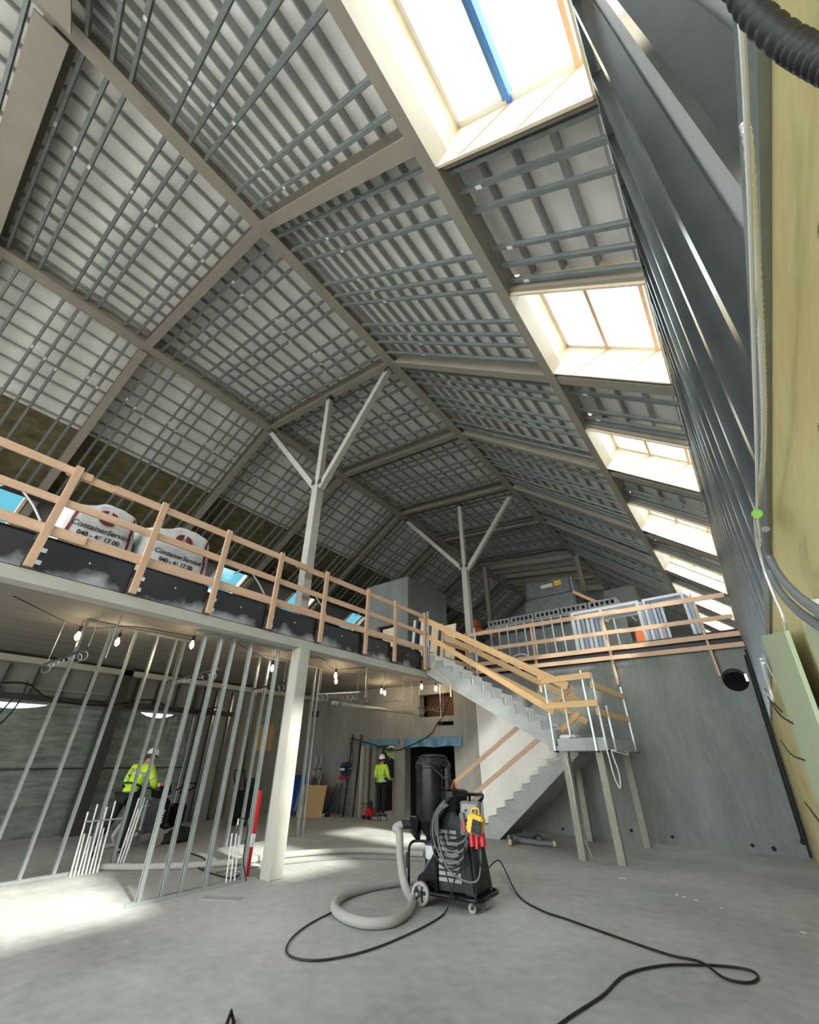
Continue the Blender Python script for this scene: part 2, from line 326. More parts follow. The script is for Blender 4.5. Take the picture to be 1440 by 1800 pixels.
w.prism([(-4.3, YW, 0), (wx(0) + .15, YW, 0), (wx(hz - q) + .15, YW, hz - q), (-4.3, YW, hz - q)], (0, .32, 0))
w.bb(-4.3, hx - q, YW, YW + .32, hz - q, ZS)
for k in range(8):
    a0, a1 = k * PI / 4 - PI / 4, (k + 1) * PI / 4 - PI / 4
    def sq(a): c, s = math.cos(a), math.sin(a); m_ = max(abs(c), abs(s)); return V((hx + q * c / m_, YW, hz + q * s / m_))
    def ci(a): return V((hx + hr * math.cos(a), YW, hz + hr * math.sin(a)))
    n = 5
    for j in range(n):
        b0, b1 = a0 + (a1 - a0) * j / n, a0 + (a1 - a0) * (j + 1) / n
        w.prism([ci(b0), sq(b0), sq(b1), ci(b1)], (0, .32, 0))
w.prism([(hx - q, YW, hz + q), (hx + q, YW, hz + q), (wx(ZS) + .15, YW, ZS), (hx - q, YW, ZS)], (0, .32, 0))
w.prism([(hx + q, YW, hz - q), (wx(hz - q) + .15, YW, hz - q), (wx(hz + q) + .15, YW, hz + q), (hx + q, YW, hz + q)], (0, .32, 0))
struct(w.build('wall_back_right', 'wall'))
# rooms beyond the openings
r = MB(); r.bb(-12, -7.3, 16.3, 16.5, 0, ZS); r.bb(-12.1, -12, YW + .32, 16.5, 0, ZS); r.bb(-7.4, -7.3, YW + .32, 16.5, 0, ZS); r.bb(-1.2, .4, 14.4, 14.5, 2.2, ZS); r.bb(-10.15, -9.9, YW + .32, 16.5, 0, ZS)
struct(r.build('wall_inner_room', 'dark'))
struct(MB().bb(-9.3, -7.7, YW + .6, YW + .64, 2.75, 3.7).build('wall_inner_hatch', 'rust'))
# tie holes and repair spots on the right concrete wall
for i, (u, v, s) in enumerate([(1110, 1460, .035), (1137, 1465, .02), (1182, 1471, .03), (1323, 1486, .035), (1361, 1492, .04), (1412, 1480, .05), (990, 1457, .03)]):
    p = YP(u, v, YW - .004); a = [(s, -.006), (s, .004)]
    tag(MB().lathe(a, p, 16, Matrix.Rotation(PI / 2, 3, 'X')).build('formwork_tie_plug', 'dark'), f'small dark formwork tie hole low in the grey wall, {ORD[i]} of seven along the floor', 'wall plug')
# upper floors
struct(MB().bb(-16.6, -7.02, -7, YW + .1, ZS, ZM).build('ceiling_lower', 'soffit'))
struct(MB().bb(-16.6, .45, YW + .1, 27.4, ZS, ZM).build('floor_upper', 'slab'))
# left outer wall under the floor
w = MB(); w.bb(XL - .25, XL, -7, 7.75, 2.86, ZS); w.bb(XL - .25, XL, 7.75, YW + .32, 0, ZS); w.bb(XL - .25, XL, -7, -4, 0, 2.86)
M['outer'] = mat('grey_render_board', (.22, .22, .205), .8, 0, .1, 2)
struct(w.build('wall_left', 'outer'))
struct(MB().bb(-16.8, -16.6, -7, 27.4, ZS, 7.25).build('wall_knee', 'outer'))
struct(MB().bb(-16.8, 1.4, 27.4, 27.6, 0, 13).build('wall_gable', 'outer'))
# right leaning wall
def wallW(name, y0, y1, z0, z1, off, th, m):
    a = [(wx(z0) + off, y0, z0), (wx(z0) + off + th, y0, z0), (wx(z1) + off + th, y0, z1), (wx(z1) + off, y0, z1)]
    return struct(MB().prism(a, (0, y1 - y0, 0)).build(name, m))
M['sheath'] = mat('grey_sheathing_board', (.42, .42, .40), .6, 0, .12, 1.5, 20)
wallW('wall_right_lower', -7, YW + .32, -.05, 2.25, .02, .1, 'ply_y')
wallW('wall_right_upper', -7, 27.4, 2.25, 6.0, .115, .06, 'sheath')

# ------------------------------------------------------------------ roof planes
class Slope:
    def __init__(s, p, d, n): s.p, s.d, s.n = V((p[0], 0, p[1])), V((d[0], 0, d[1])).normalized(), V((n[0], 0, n[1])).normalized()
    def __call__(s, a, y, h=0): q = s.p + s.d * a + s.n * h; return V((q.x, y, q.z))
RS = Slope((-4.75, 10.56), (3.77, -3.24), (3.24, 3.77)); CS = Slope((-4.75, 10.56), (-5.35, .67), (.67, 5.35)); LS = Slope((-10.1, 11.23), (-.844, -.536), (-.536, .844))
YR = [-5.6, -1.95, 1.42, 5.47, 8.9, 12.65, 16.0, 19.9, 23.5, 27.2]
BAY = ['bay behind the corner beam'] + [f'{ORD[j]} bay past the corner beam' for j in range(8)]
def panel(name, S, a0, a1, y0, y1, h0, h1, m):
    P = [S(a0, y0, h0), S(a1, y0, h0), S(a1, y0, h1), S(a0, y0, h1)]
    return struct(MB().prism(P, (0, y1 - y0, 0)).build(name, m))
HD = .36
panel('ceiling_right_slope', RS, -.15, 4.93, -7, 27.4, HD, HD + .12, 'deck')
panel('ceiling_middle', CS, -.2, 5.6, -7, 27.4, HD, HD + .12, 'deck')
panel('ceiling_left_slope', LS, -.15, 3.26, -7, 27.4, HD, HD + .12, 'deck')
panel('ceiling_left_wool', LS, 3.26, 5.7, -7, 27.4, HD + .02, HD + .14, 'wool')
SKR = [(-3.55, -1.85), (-.05, 1.70), (3.58, 5.28), (7.05, 8.62), (10.5, 12.25), (13.9, 15.9), (17.4, 19.3), (20.9, 22.8), (24.3, 26.2)]
SKL = [(-3.3, -2.1), (.0, 1.25), (3.9, 5.1), (7.5, 8.75), (11.2, 12.45), (15.0, 16.3), (18.8, 20.1), (22.4, 23.7)]
prev = -7
for a, b in SKR + [(27.4, 27.4)]:
    panel('ceiling_eave_infill', RS, 4.93, 7.3, prev + .032, a - .032, HD, HD + .12, 'deck'); prev = b
prev = -7
panel('ceiling_left_eave', LS, 7.25, 8.1, -7, 27.4, .2, .3, 'outer'); panel('ceiling_left_eave', LS, 5.7, 5.8, -7, 27.4, .2, .5, 'outer')
for a, b in SKL + [(27.4, 27.4)]:
    panel('ceiling_left_eave', LS, 5.8, 7.25, prev, a, .2, .3, 'outer'); prev = b

# skylights
win = 0
for i, (a, b) in enumerate(SKR):
    win += 1; t = struct(empty(f'window_{win}', RS(6, (a + b) / 2)))
    D = .54; th = .03; s0, s1, s1t = 5.02, 6.93, 7.3
    k = MB(); k.prism([RS(s0, a, 0), RS(s0, a, D), RS(s0 - th, a, D), RS(s0 - th, a, 0)], (0, b - a, 0)); k.build('reveal_board', 'ply_w', t)
    k = MB(); k.prism([RS(s1, a, 0), RS(s1t, a, D), RS(s1t + th, a, D), RS(s1 + th, a, 0)], (0, b - a, 0)); k.build('reveal_board', 'ply_w', t)
    for y in (a, b):
        pr = [RS(s0, y, 0), RS(s1, y, 0), RS(s1t, y, D), RS(s0, y, D)]
        MB().prism(pr, (0, th if y == b else -th, 0)).build('reveal_board', 'ply_w', t)
    fr = MB()
    for y in (a + .03, b - .03): fr.beam(RS(s0, y, D + .03), RS(s1t, y, D + .03), .06, .06, RS.n)
    for s in (s0 + .03, s1t - .03): fr.beam(RS(s, a, D + .03), RS(s, b, D + .03), .06, .06, RS.n)
    fr.build('frame', 'white', t)
    for j, s in enumerate((5.77, 6.53)):
        MB().beam(RS(s, a, D + .01), RS(s, b, D + .01), .055, .07, RS.n).build('mullion', 'blue_sky_film' if (i == 1 and j == 0) else 'pine', t)
        MB().beam(RS(s - .0, b - .004, D), RS(s - .36, b - .004, 0.02), .03, .008, (0, 1, 0)).build('joint_strip', 'pine', t)
    MB().prism([RS(s0, a, D + .05), RS(s1t, a, D + .05), RS(s1t, a, D + .058), RS(s0, a, D + .058)], (0, b - a, 0)).build('pane', 'glass', t)
for i, (a, b) in enumerate(SKL):
    win += 1; t = struct(empty(f'window_{win}', LS(6.5, (a + b) / 2)))
    fr = MB()
    for y in (a, b): fr.beam(LS(5.8, y, .25), LS(7.25, y, .25), .08, .2, LS.n)
    for s in (5.8, 7.25): fr.beam(LS(s, a, .25), LS(s, b, .25), .08, .2, LS.n)
    fr.build('frame', 'ply_w', t)
    MB().prism([LS(5.8, a, .28), LS(7.25, a, .28), LS(7.25, a, .288), LS(5.8, a, .288)], (0, b - a, 0)).build('pane', 'glass', t)

# ------------------------------------------------------------------ main steel
def beam_obj(name, p0, p1, w, h, m, label, cat='beam', up=(0, 0, 1), prof=None):
    return tag(MB().prof(p0, p1, prof or rect(w, h), up).build(name, m), label, cat)
beam_obj('ridge_beam', (-4.75, -7, 10.66), (-4.75, 27.3, 10.66), .24, .2, 'beam', 'long grey steel ridge beam where the flat middle roof meets the right slope')
beam_obj('ridge_beam', (-10.1, -7, 11.33), (-10.1, 27.3, 11.33), .30, .2, 'beam', 'long grey steel beam where the flat middle roof meets the left slope')
p0 = RS(4.97, -7, .1); p1 = RS(4.97, 27.3, .1)
beam_obj('purlin_beam', p0, p1, .2, .24, 'beam', 'long grey steel beam along the upper edge of the right skylights', up=RS.n, prof=None)
beam_obj('purlin_beam', LS(5.6, -7, .08), LS(5.6, 27.3, .08), .22, .26, 'darkbeam', 'dark steel beam along the upper edge of the left skylights', up=LS.n)
beam_obj('eave_beam', (.62, -7, 6.03), (.62, 27.3, 6.03), .1, .16, 'ply_w', 'pale timber edge board running under the right skylights')
for i, y in enumerate(YR):
    if y > 19: hh = .34
    hh = .34; wd_ = .2; h0 = 0
    if i == 1: hh, wd_, h0 = .46, .42, -.1
    nm = f'rib {ORD[i]} from the camera end'
    if i < 9:
        beam_obj('steel_rafter', CS(.12, y, h0 + hh / 2), CS(5.3, y, h0 + hh / 2), wd_, hh, 'beam', f'grey steel rafter across the middle roof, {nm}', 'rafter', CS.n, iprof(wd_, hh, .025, .02))
        beam_obj('steel_rafter', RS(.12, y, h0 + hh / 2), RS(4.86 if i in (1, 2) else 7.0, y, h0 + hh / 2), wd_, hh, 'beam', f'grey steel rafter down the right slope, {nm}', 'rafter', RS.n, iprof(wd_, hh, .025, .02))
        beam_obj('steel_rafter', LS(.12, y, h0 + hh / 2), LS(7.6, y, h0 + hh / 2), wd_, hh, 'beam', f'grey steel rafter down the left slope, {nm}', 'rafter', LS.n, iprof(wd_, hh, .025, .02))
for i, y in enumerate([21.7, 25.2]):
    beam_obj('steel_rafter', CS(.12, y, .2), CS(5.3, y, .2), .3, .34, 'beam', f'deep grey steel crossbeam under the white end panels, {ORD[i]} one', 'rafter', CS.n)

# ------------------------------------------------------------------ purlins and furring battens
ZPR = zprof(.036, .085); HAT = hat(.046, .05)
OFF = [.33, .63, .91, 1.53, 1.83, 2.13, 2.75, 3.05, 3.33, 3.72]
def stick_label(o): return o
STM = MB().box((0, 0, 0), (.09, .045, .004)).mesh('sticker', M['white'])
def sticker(o, L, off=.027):
    s = link('sticker', STM, o, local=True); s.location = (L, 0, -off); return s
def battens(S, a0, a1, y, m, label, st=None, prof=HAT, key='hat', h=.11, cat='batten'):
    o = stick('furring_channel', key, prof, S(a0, y, h), S(a1, y, h), m, S.n); tag(o, label, cat, 'furring channels under the roof')
    if st: sticker(o, st)
    return o
NS = {'R': 'right slope', 'C': 'middle roof', 'L': 'left slope'}
for key, S, A, sp in (('R', RS, 4.9, .40), ('C', CS, 5.28, .45), ('L', LS, 5.45, .42)):
    for bi in range(len(YR) - 1):
        y0, y1 = YR[bi], YR[bi + 1]
        if key == 'C' and y0 > 18: continue
        n = int((min(A, 3.3 if key == 'L' else A)) / sp)
        for k in range(n + 1):
            a = .16 + k * sp + random.uniform(-.01, .01)
            if a > (3.26 if key == 'L' else A): continue
            o = stick('purlin', 'z', ZPR, S(a, y0 + (.22 if bi == 1 else .11), .312), S(a, y1 - (.22 if bi == 0 else .11), .312), 'purlin', S.n)
            tag(o, f'purlin on the {NS[key]}, {ORD[k]} down, in the {BAY[bi]}', 'purlin', f'thin purlins of the {NS[key]}')
        ys = [y0 + q_ for q_ in OFF if y0 + q_ < y1 - .16]
        for k, y in enumerate(ys):
            battens(S, .1, A, y + random.uniform(-.03, .03), 'galv', f'steel channel down the {NS[key]}, {ORD[k]} in the {BAY[bi]}', (1.5 + .12 * (k % 3)) if bi in (1, 2, 3) else None)
prev = 1.70
for i in range(1, len(SKR)):
    a = SKR[i - 1][1]; b = SKR[i][0]
    a2, b2 = a + .09, b - .09
    for r_ in YR:
        if a < r_ < b:
            if r_ - a < b - r_: a2 = max(a2, r_ + .12)
            else: b2 = min(b2, r_ - .12)
    ys = [a + .16, a + .40, a + .66, a + 1.20, a + 1.46, b - .16]
    ys = [q_ for j_, q_ in enumerate(ys) if j_ == 5 or b - .16 - q_ > .12]
    ys = [y for y in ys if all(abs(y - r_) > .16 for r_ in YR)]
    for k, y in enumerate(ys):
        battens(RS, 5.08, 6.9, y, 'galv', f'short steel channel, {ORD[k]} in the {ORD[i - 1]} gap between right skylights', .3 if (i < 4 and k % 2) else None)
    for k, s in enumerate((5.35, 5.82, 6.29, 6.76)):
        o = stick('purlin', 'z', ZPR, RS(s, a2, .312), RS(s, b2, .312), 'purlin', RS.n); tag(o, f'short purlin, {ORD[k]} down in the {ORD[i - 1]} gap between right skylights', 'purlin', 'short purlins between the right skylights')
    for y, wn in ((a + .05, 'near'), (b - .05, 'far')):
        beam_obj('trimmer_beam', RS(5.05, y, .14), RS(6.95, y, .14), .07, .2, 'beam', f'grey trimmer at the {wn} side of the {ORD[i - 1]} gap between right skylights', 'beam', RS.n)

# ------------------------------------------------------------------ right stud wall
CST = [(.022, -.045), (.022, .045), (-.026, .045), (-.026, .033), (-.021, .033), (-.021, .040), (.017, .040), (.017, .010), (.011, .005), (.011, -.005), (.017, -.010), (.017, -.040), (-.021, -.040), (-.021, -.033), (-.026, -.033), (-.026, -.045)]
k = 0
for j in range(-4, 66):
    y = .06 + .43 * j
    p0 = V((wx(2.30) + .055, y, 2.30)); p1 = V((wx(5.93) + .055, y + .22, 5.93))
    if y > 12.4: p0 = V((wx(4.2) + .055, y + .1, 4.2))
    o = stick('wall_stud', 'cst' + str(y > 12.4), CST, p0, p1, 'galvd', (1, 0, -WA)); k += 1
    tag(o, f'dark steel stud of the leaning right wall, {ORD[k - 1]} from the camera end', 'stud', 'studs of the leaning right wall')
tag(stick('wall_track', 'trk', cprof(.13, .06, .004), (wx(2.27) + .07, -5, 2.27), (wx(2.27) + .07, YW, 2.27), 'galv', (0, 0, 1)), 'long galvanised sill track carrying the leaning wall studs above the yellow plywood', 'track')
tag(stick('wall_track', 'trk2', cprof(.13, .06, .004), (wx(5.93) + .07, -5, 5.93), (wx(5.93) + .07, 27, 5.93), 'galv', (0, 0, -1)), 'long galvanised head track along the tops of the leaning wall studs', 'track')

# ------------------------------------------------------------------ mezzanine edge
XE = -6.85
beam_obj('edge_beam', (XE - .10, -7, 3.61), (XE - .10, 12.7, 3.61), .25, .16, 'column', 'pale grey steel edge beam along the underside of the left mezzanine', prof=[(-.13, -.08), (.13, -.08), (.13, .08), (.02, .08), (.02, .38), (-.02, .38), (-.02, .08), (-.13, .08)])
PY = [-.30, .89, 2.13, 3.32, 4.52, 5.78, 7.17, 8.25, 9.58]
for i in range(len(PY)):
    a = PY[i - 1] + .07 if i else -1.5; b = PY[i] - .06
    o = MB().bb(XE + .015, XE + .036, a, b, 3.70, 4.17)
    fp = tag(o.build('film_faced_plywood', 'film'), f'black film-faced plywood panel on the mezzanine edge, {ORD[i]} from the left', 'formwork panel', 'black panels on the mezzanine edge')
    MB().lathe([(.012, 0), (.012, .006)], (XE + .036, (a + b) / 2, 3.98), 8, Matrix.Rotation(PI / 2, 3, 'Y')).build('nail_head', 'white', fp)
WPROF = {}
def plank(p0, p1, w, h, label, cat='plank', m='pine', up=(0, 0, 1), group=None, name='guardrail_plank'):
    return tag(stick(name, f'pl{w}{h}', rect(w, h), p0, p1, m, up), label, cat, group)
RX = XE + .075
for i, y in enumerate(PY):
    r = empty('guardrail_post', (RX + .04, y, 3.72), 0, f'upright timber post of the mezzanine guardrail, {ORD[i]} from the left', 'post', 'guardrail posts along the mezzanine')
    stick('post', 'gp', rect(.045, .095), (RX + .05, y, 3.70), (RX + .05, y + .02, 5.27), 'pine', (0, 1, 0), r)
    b = MB(); 
    for z in (3.80, 3.97): b.box((XE + .045, y + .085, z), (.02, .075, .06))
    b.build('bracket', 'galv2', r)
def segs(ys, z, h, nm, jag=.012):
    for j in range(len(ys) - 1):
        a, b = ys[j], ys[j + 1]; off = .0 if j % 2 else .028
        plank((RX + off, a - .15, z + random.uniform(-jag, jag)), (RX + off, b + .15, z + random.uniform(-jag, jag)), .026, h, f'{nm} board of the mezzanine guardrail, {ORD[j]} length from the left', group='guardrail boards along the mezzanine')
segs([-1.6, .95, 1.55, 5.1, 6.2, 9.55], 5.17, .12, 'top')
segs([-1.6, 3.2, 6.0, 9.55], 4.68, .11, 'middle')
segs([-1.6, 1.2, 5.9, 9.55], 4.24, .14, 'bottom')
# guardrail at the end wall
EP = [-6.75, -4.75, -2.62, -.36]
for i, x in enumerate(EP):
    plank((x, YW - .09, 3.30), (x, YW - .09, 5.32), .05, .09, f'upright post of the end wall guardrail, {ORD[i]} from the left', 'post', up=(0, 1, 0), group='posts of the end wall guardrail', name='guardrail_post')
for nm, z0, z1, h in (('top', 5.28, 5.14, .12), ('second', 4.74, 4.60, .11), ('third', 4.29, 4.19, .12), ('lowest', 4.06, 3.94, .11)):
    xs = [-6.9, -5.1, -2.3, .3]
    for j in range(3):
        t = lambda x: z0 + (z1 - z0) * (x + 6.9) / 7.2
        plank((xs[j] - .1, YW - .14 - .02 * (j % 2), t(xs[j])), (min(.33, xs[j + 1] + .12), YW - .14 - .02 * (j % 2), t(xs[j + 1])), .026, h, f'{nm} board of the end wall guardrail, {ORD[j]} length from the left', m='pine', group='boards of the end wall guardrail')
tag(MB().bb(-6.8, .33, YW - .02, YW + .01, 3.93, 4.33).build('film_faced_plywood', 'film'), 'long black film-faced plywood strip along the top of the end wall', 'formwork panel')

# ------------------------------------------------------------------ columns
def tube_box(mb, x, y, z0, z1, w, d=None):
    d = d or w; return mb.bb(x - w / 2, x + w / 2, y - d / 2, y + d / 2, z0, z1)
tag(tube_box(MB(), -6.90, 5.48, 0, 3.53, .26).build('steel_column', 'column', bevel=.012), 'square pale steel column carrying the mezzanine edge, its foot in sunlight', 'column')
def tree(xc, y, w, zb, zr, zl, label, zt):
    t = empty('tree_column', (xc, y, ZM), 0, label, 'column')
    tube_box(MB(), xc, y, ZM, zb, w).build('trunk', 'column', t)
    ztop = CS((xc + 4.75) / -.992, y, 0).z
    MB().beam((xc, y, zb), (xc - .02, y, ztop - .12), .15, .15, (0, 1, 0)).build('upright', 'column', t)
    MB().beam((xc + .10, y, zb - .05), (-4.83, y, 10.38), .15, .15, (0, 1, 0)).build('brace', 'column', t)
    MB().beam((xc - .10, y, zb + .05), (-9.95, y, 11.0), .15, .15, (0, 1, 0)).build('brace', 'column', t)
    for p in ((xc + .12, y, zb + .12), (xc - .12, y, zb + .18), (xc, y, ztop - .1), (-4.86, y, 10.36), (-9.9, y, 10.97)):
        k = MB(); k.box(p, (.13, .17, .14)); k.build('bolted_joint', 'darkbeam', t)
    return t
tree(-7.08, 5.47, .21, 7.55, 0, 0, 'tall grey steel tree column with three branches, nearer of the two', 0)
tree(-7.10, 12.9, .21, 7.85, 0, 0, 'tall grey steel tree column with three branches, behind the stair top', 0)
beam_obj('roof_post', (-4.62, 20.0, ZM), (-4.62, 20.0, 10.4), .22, .22, 'beam', 'single grey roof post standing under the ridge at the far end', 'column', (0, 1, 0))
beam_obj('roof_post', (-9.7, 20.0, ZM), (-9.7, 20.0, 11.1), .2, .2, 'beam', 'single grey roof post under the left beam beside the wrapped unit', 'column', (0, 1, 0))
beam_obj('steel_column', (-14.45, 5.15, 0), (-14.45, 5.15, ZS), .3, .34, 'darkbeam', 'dark brown steel column in front of the green tarpaulins', 'column', (0, 1, 0))
beam_obj('steel_column', (-14.45, 7.78, 0), (-14.45, 7.78, ZS), .14, .16, 'darkbeam', 'slim black post at the right end of the green tarpaulins', 'column', (0, 1, 0))
wl = empty('wall_ledge_beam', (XL + .35, -6, 3.75), 0, 'pale boxed ledge beam along the top of the left outer wall', 'beam')
MB().beam((XL + .3, -6, 3.80), (XL + .3, YW, 3.80), .3, .14).build('casing', 'column', wl)
MB().beam((XL + .12, -6, 2.98), (XL + .12, 9, 2.98), .10, .14).build('lower_rail', 'darkbeam', wl)
MB().beam((XL + .2, -6, 3.22), (XL + .2, 5.2, 3.20), .03, .03).build('conduit', 'galv', wl)
for k in range(18):
    y = -3 + k * .62
    tag(stick('wall_stud', 'ls', rect(.05, .06), (XL + .06, y, 2.92), (XL + .06, y, 3.72), 'darkbeam', (1, 0, 0)), f'short dark stud high on the left outer wall, {ORD[k]} from the left', 'stud', 'short studs high on the left wall')
for k, y in enumerate([8.3, 8.9, 9.25, 9.8, 10.5, 11.2, 11.8]):
    tag(stick('wall_stud', 'ls2', rect(.07, .09), (XL + .08, y, 0), (XL + .08, y, 3.7), 'galvd', (1, 0, 0)), f'dark full-height stud against the left wall beyond the tarpaulins, {ORD[k]} one', 'stud', 'full height studs on the left wall')
MBt = MB().bb(XL + .0, XL + .03, 10.2, 10.9, 1.9, 2.75); tag(MBt.build('plywood_sheet', 'osb'), 'small orange board fixed to the left wall between dark studs', 'board')
# tarpaulins
def tarpaulin(y0, y1, dips, label, seed):
    rnd = random.Random(seed); ny, nz = 56, 40; vs = []
    ph = [rnd.uniform(0, 6) for _ in range(6)]; cs_ = [y0 + .75, y1 - .6, y1 - 2.4]
    for i in range(ny + 1):
        y = y0 + (y1 - y0) * i / ny; top = 2.88
        for c, w_, d_ in dips: top -= d_ * max(0, 1 - ((y - c) / w_) ** 2)
        for j in range(nz + 1):
            t = j / nz; z = top * t
            f = .05 * max(0, t - .55) * sum(math.sin(26 * (y - c0) / (.35 + abs(t - 1.25))) * math.exp(-((y - c0) / .9) ** 2) for c0 in cs_) + .035 * math.sin(3.1 * y + ph[0] + 2 * t) * t + .02 * math.sin(9 * y + 5 * z + ph[1]) + .015 * math.sin(17 * y - 9 * z + ph[2]) * t + .05 * math.sin(1.3 * z + ph[3])
            if .48 < t < .52: f -= .03
            vs.append((XL - .06 + f * .8, y, z))
    fs = [(i * (nz + 1) + j, (i + 1) * (nz + 1) + j, (i + 1) * (nz + 1) + j + 1, i * (nz + 1) + j + 1) for i in range(ny) for j in range(nz)]
    o = MB().add(vs, fs).build('tarpaulin', 'tarp', smooth=True); so_ = o.modifiers.new('t', 'SOLIDIFY'); so_.thickness = .003
    return tag(o, label, 'tarpaulin')
tarpaulin(-4.0, 5.12, [(2.9, .9, .16)], 'green tarpaulin over the wall opening left of the dark column', 3)
tarpaulin(5.1, 7.74, [(6.55, .55, .15)], 'green tarpaulin over the wall opening between the dark column and black post', 5)
tag(MB().tube([(XL + .03, -4, 1.42), (XL + .03, 7.7, 1.42)], .018, 6).build('batten_strip', 'darkbeam'), 'thin dark batten running level across the green tarpaulins', 'strip')

# ------------------------------------------------------------------ stairs
st = empty('concrete_stair', (-5.2, 10.4, 2.0), 0, 'upper precast concrete stair flight from the mezzanine down to the landing', 'stairs')
def flight(x0, z0, x1, z1, n, y0, y1, waist, flip=1):
    """sawtooth flight in the xz plane, extruded along y"""
    run = (x1 - x0) / n; rise = (z0 - z1) / n; P = [(x0, z0)]
    for k in range(n):
        P.append((x0 + run * (k + 1), z0 - rise * k)); P.append((x0 + run * (k + 1), z0 - rise * (k + 1)))
    L = math.hypot(x1 - x0, z0 - z1); nx, nz = -(z0 - z1) / L * abs(waist) , -abs(x1 - x0) / L * abs(waist)
    if x1 < x0: nx = -nx
    P.append((x1 + nx * .2, z1 + nz)); P.append((x0, z0 - rise - waist * 1.15))
    return MB().prism([(x, y0, z) for x, z in P], (0, y1 - y0, 0))
flight(-6.87, 4.12, -3.52, 2.0, 12, 9.80, 10.98, .26).build('flight', 'stair', st)
M['tread'] = mat('dusty_plastic_tread_cover', (.78, .79, .82), .5, 0, .12, 5, 40)
run = 3.35 / 12; rise = 2.12 / 12
for k in range(11):
    x = -6.87 + run * (k + 1); z = 4.12 - rise * k
    MB().bb(x + .001, x + .014, 9.86, 10.92, z - rise + .01, z - .005).build('riser_cover', 'tread', st)
st2 = empty('concrete_stair', (-5.0, 11.8, 1.0), 0, 'lower precast concrete stair flight descending from the landing along the wall', 'stairs')
P = [(-3.52, 1.98), (-3.80, 1.98)]; run2 = .245; rise2 = .172; x, z = -3.80, 1.98
while z - rise2 > -.01:
    z -= rise2; P.append((x, z)); x -= run2; P.append((x, z))
P += [(x, 0), (x + .75, 0), (-3.52, 1.72)]
MB().prism([(a, 11.12, b) for a, b in P], (0, 1.2, 0)).build('flight', 'stair', st2)
ld = empty('stair_landing', (-3.05, 11, 1.9), 0, 'grey concrete landing slab standing on four timber props', 'landing')
MB().bb(-3.50, -2.56, 9.80, 12.35, 1.77, 2.0).build('slab', 'stair', ld)
MB().prism([(-3.72, 9.81, 1.86), (-3.50, 9.81, 1.86), (-3.50, 9.81, 1.78), (-3.72, 9.81, 1.78)], (0, 1.15, 0)).build('nib', 'stair', ld)
for i, (x, y, nm) in enumerate([(-3.42, 9.95, 'front left'), (-2.72, 9.93, 'front right'), (-2.72, 12.1, 'rear right'), (-3.95, 12.2, 'rear left')]):
    plank((x, y, 0), (x, y, 1.77 if i != 3 else 1.62), .13, .13, f'weathered timber prop under the landing, {nm} one', 'prop', 'timber_grey', (0, 1, 0), 'timber props under the landing', 'timber_prop')
# boards leaning from the floor side up to the stair underside
plank((-6.95, 11.15, 1.10), (-4.85, 11.05, 2.36), .03, .10, 'upper of two slanting boards below the upper stair flight', m='pine', name='slanting_board', up=(0, -.1, 1))
plank((-6.60, 11.15, .72), (-4.38, 11.05, 2.06), .03, .10, 'lower of two slanting boards below the upper stair flight', m='pine', name='slanting_board', up=(0, -.1, 1))
# stair guardrails
yo = 9.74
plank((-7.0, yo, 5.22), (-3.05, yo, 2.98), .03, .16, 'broad outer top handrail board sloping down the stair', m='pine_y', name='handrail_plank')
plank((-7.0, yo, 4.80), (-3.45, yo, 2.50), .03, .13, 'outer middle rail board sloping down the stair', m='pine_y', name='handrail_plank')
plank((-7.0, 11.02, 4.95), (-3.2, 11.02, 2.78), .03, .14, 'inner top rail board sloping down along the far stair edge', m='pine_y', name='handrail_plank')
plank((-6.6, 11.02, 4.35), (-3.15, 11.02, 2.36), .03, .13, 'inner lower rail board sloping down along the far stair edge', m='pine_y', name='handrail_plank')
def clamp_post(x, y, z0, z1, label, m='galv2', lean=0):
    t = empty('clamp_post', (x, y, z0), 0, label, 'post', 'steel clamp posts round the landing')
    MB().beam((x, y, z0 - .02), (x + lean, y, z1), .035, .035, (0, 1, 0)).build('upright', m, t)
    MB().box((x, y + .06, z0), (.05, .16, .03)).build('jaw', 'darkbeam', t)
    k = MB(); k.tube([(x, y + .02, z0 + .45), (x, y + .14, z0 + .45)], .008, 6); k.tube([(x - .06, y + .14, z0 + .45), (x + .06, y + .14, z0 + .45)], .008, 6); k.build('screw', 'galvd', t)
clamp_post(-6.72, 9.76, 3.75, 5.35, 'steel clamp post at the top of the stair, outer side')
clamp_post(-5.9, 11.0, 3.5, 5.0, 'steel clamp post at the top of the stair, far side')
clamp_post(-3.56, 9.76, 1.76, 3.25, 'steel clamp post at the foot of the upper flight')
clamp_post(-3.22, 9.85, 2.0, 3.1, 'pale steel clamp post just inside the landing corner', 'white')
clamp_post(-2.72, 9.76, 1.75, 3.28, 'steel clamp post on the front edge of the landing, left of the red one')
clamp_post(-2.53, 9.80, 1.76, 3.22, 'red and white striped clamp post on the landing corner', 'white')
clamp_post(-2.50, 10.35, 1.76, 2.62, 'short steel clamp post on the right edge of the landing')
clamp_post(-2.50, 12.2, 1.76, 3.2, 'steel clamp post at the far right corner of the landing')
plank((-3.62, 9.72, 3.14), (-2.52, 9.70, 3.16), .03, .12, 'upper board across the front of the landing', m='pine_y', name='landing_plank')
plank((-3.60, 9.72, 2.62), (-2.50, 9.70, 2.62), .03, .12, 'lower board across the front of the landing', m='pine_y', name='landing_plank')
plank((-2.56, 9.75, 2.98), (-2.50, 12.3, 2.98), .03, .13, 'upper board along the right side of the landing', m='pine_y', name='landing_plank')
plank((-2.56, 9.75, 2.46), (-2.50, 12.1, 2.46), .03, .13, 'lower board along the right side of the landing', m='pine_y', name='landing_plank')
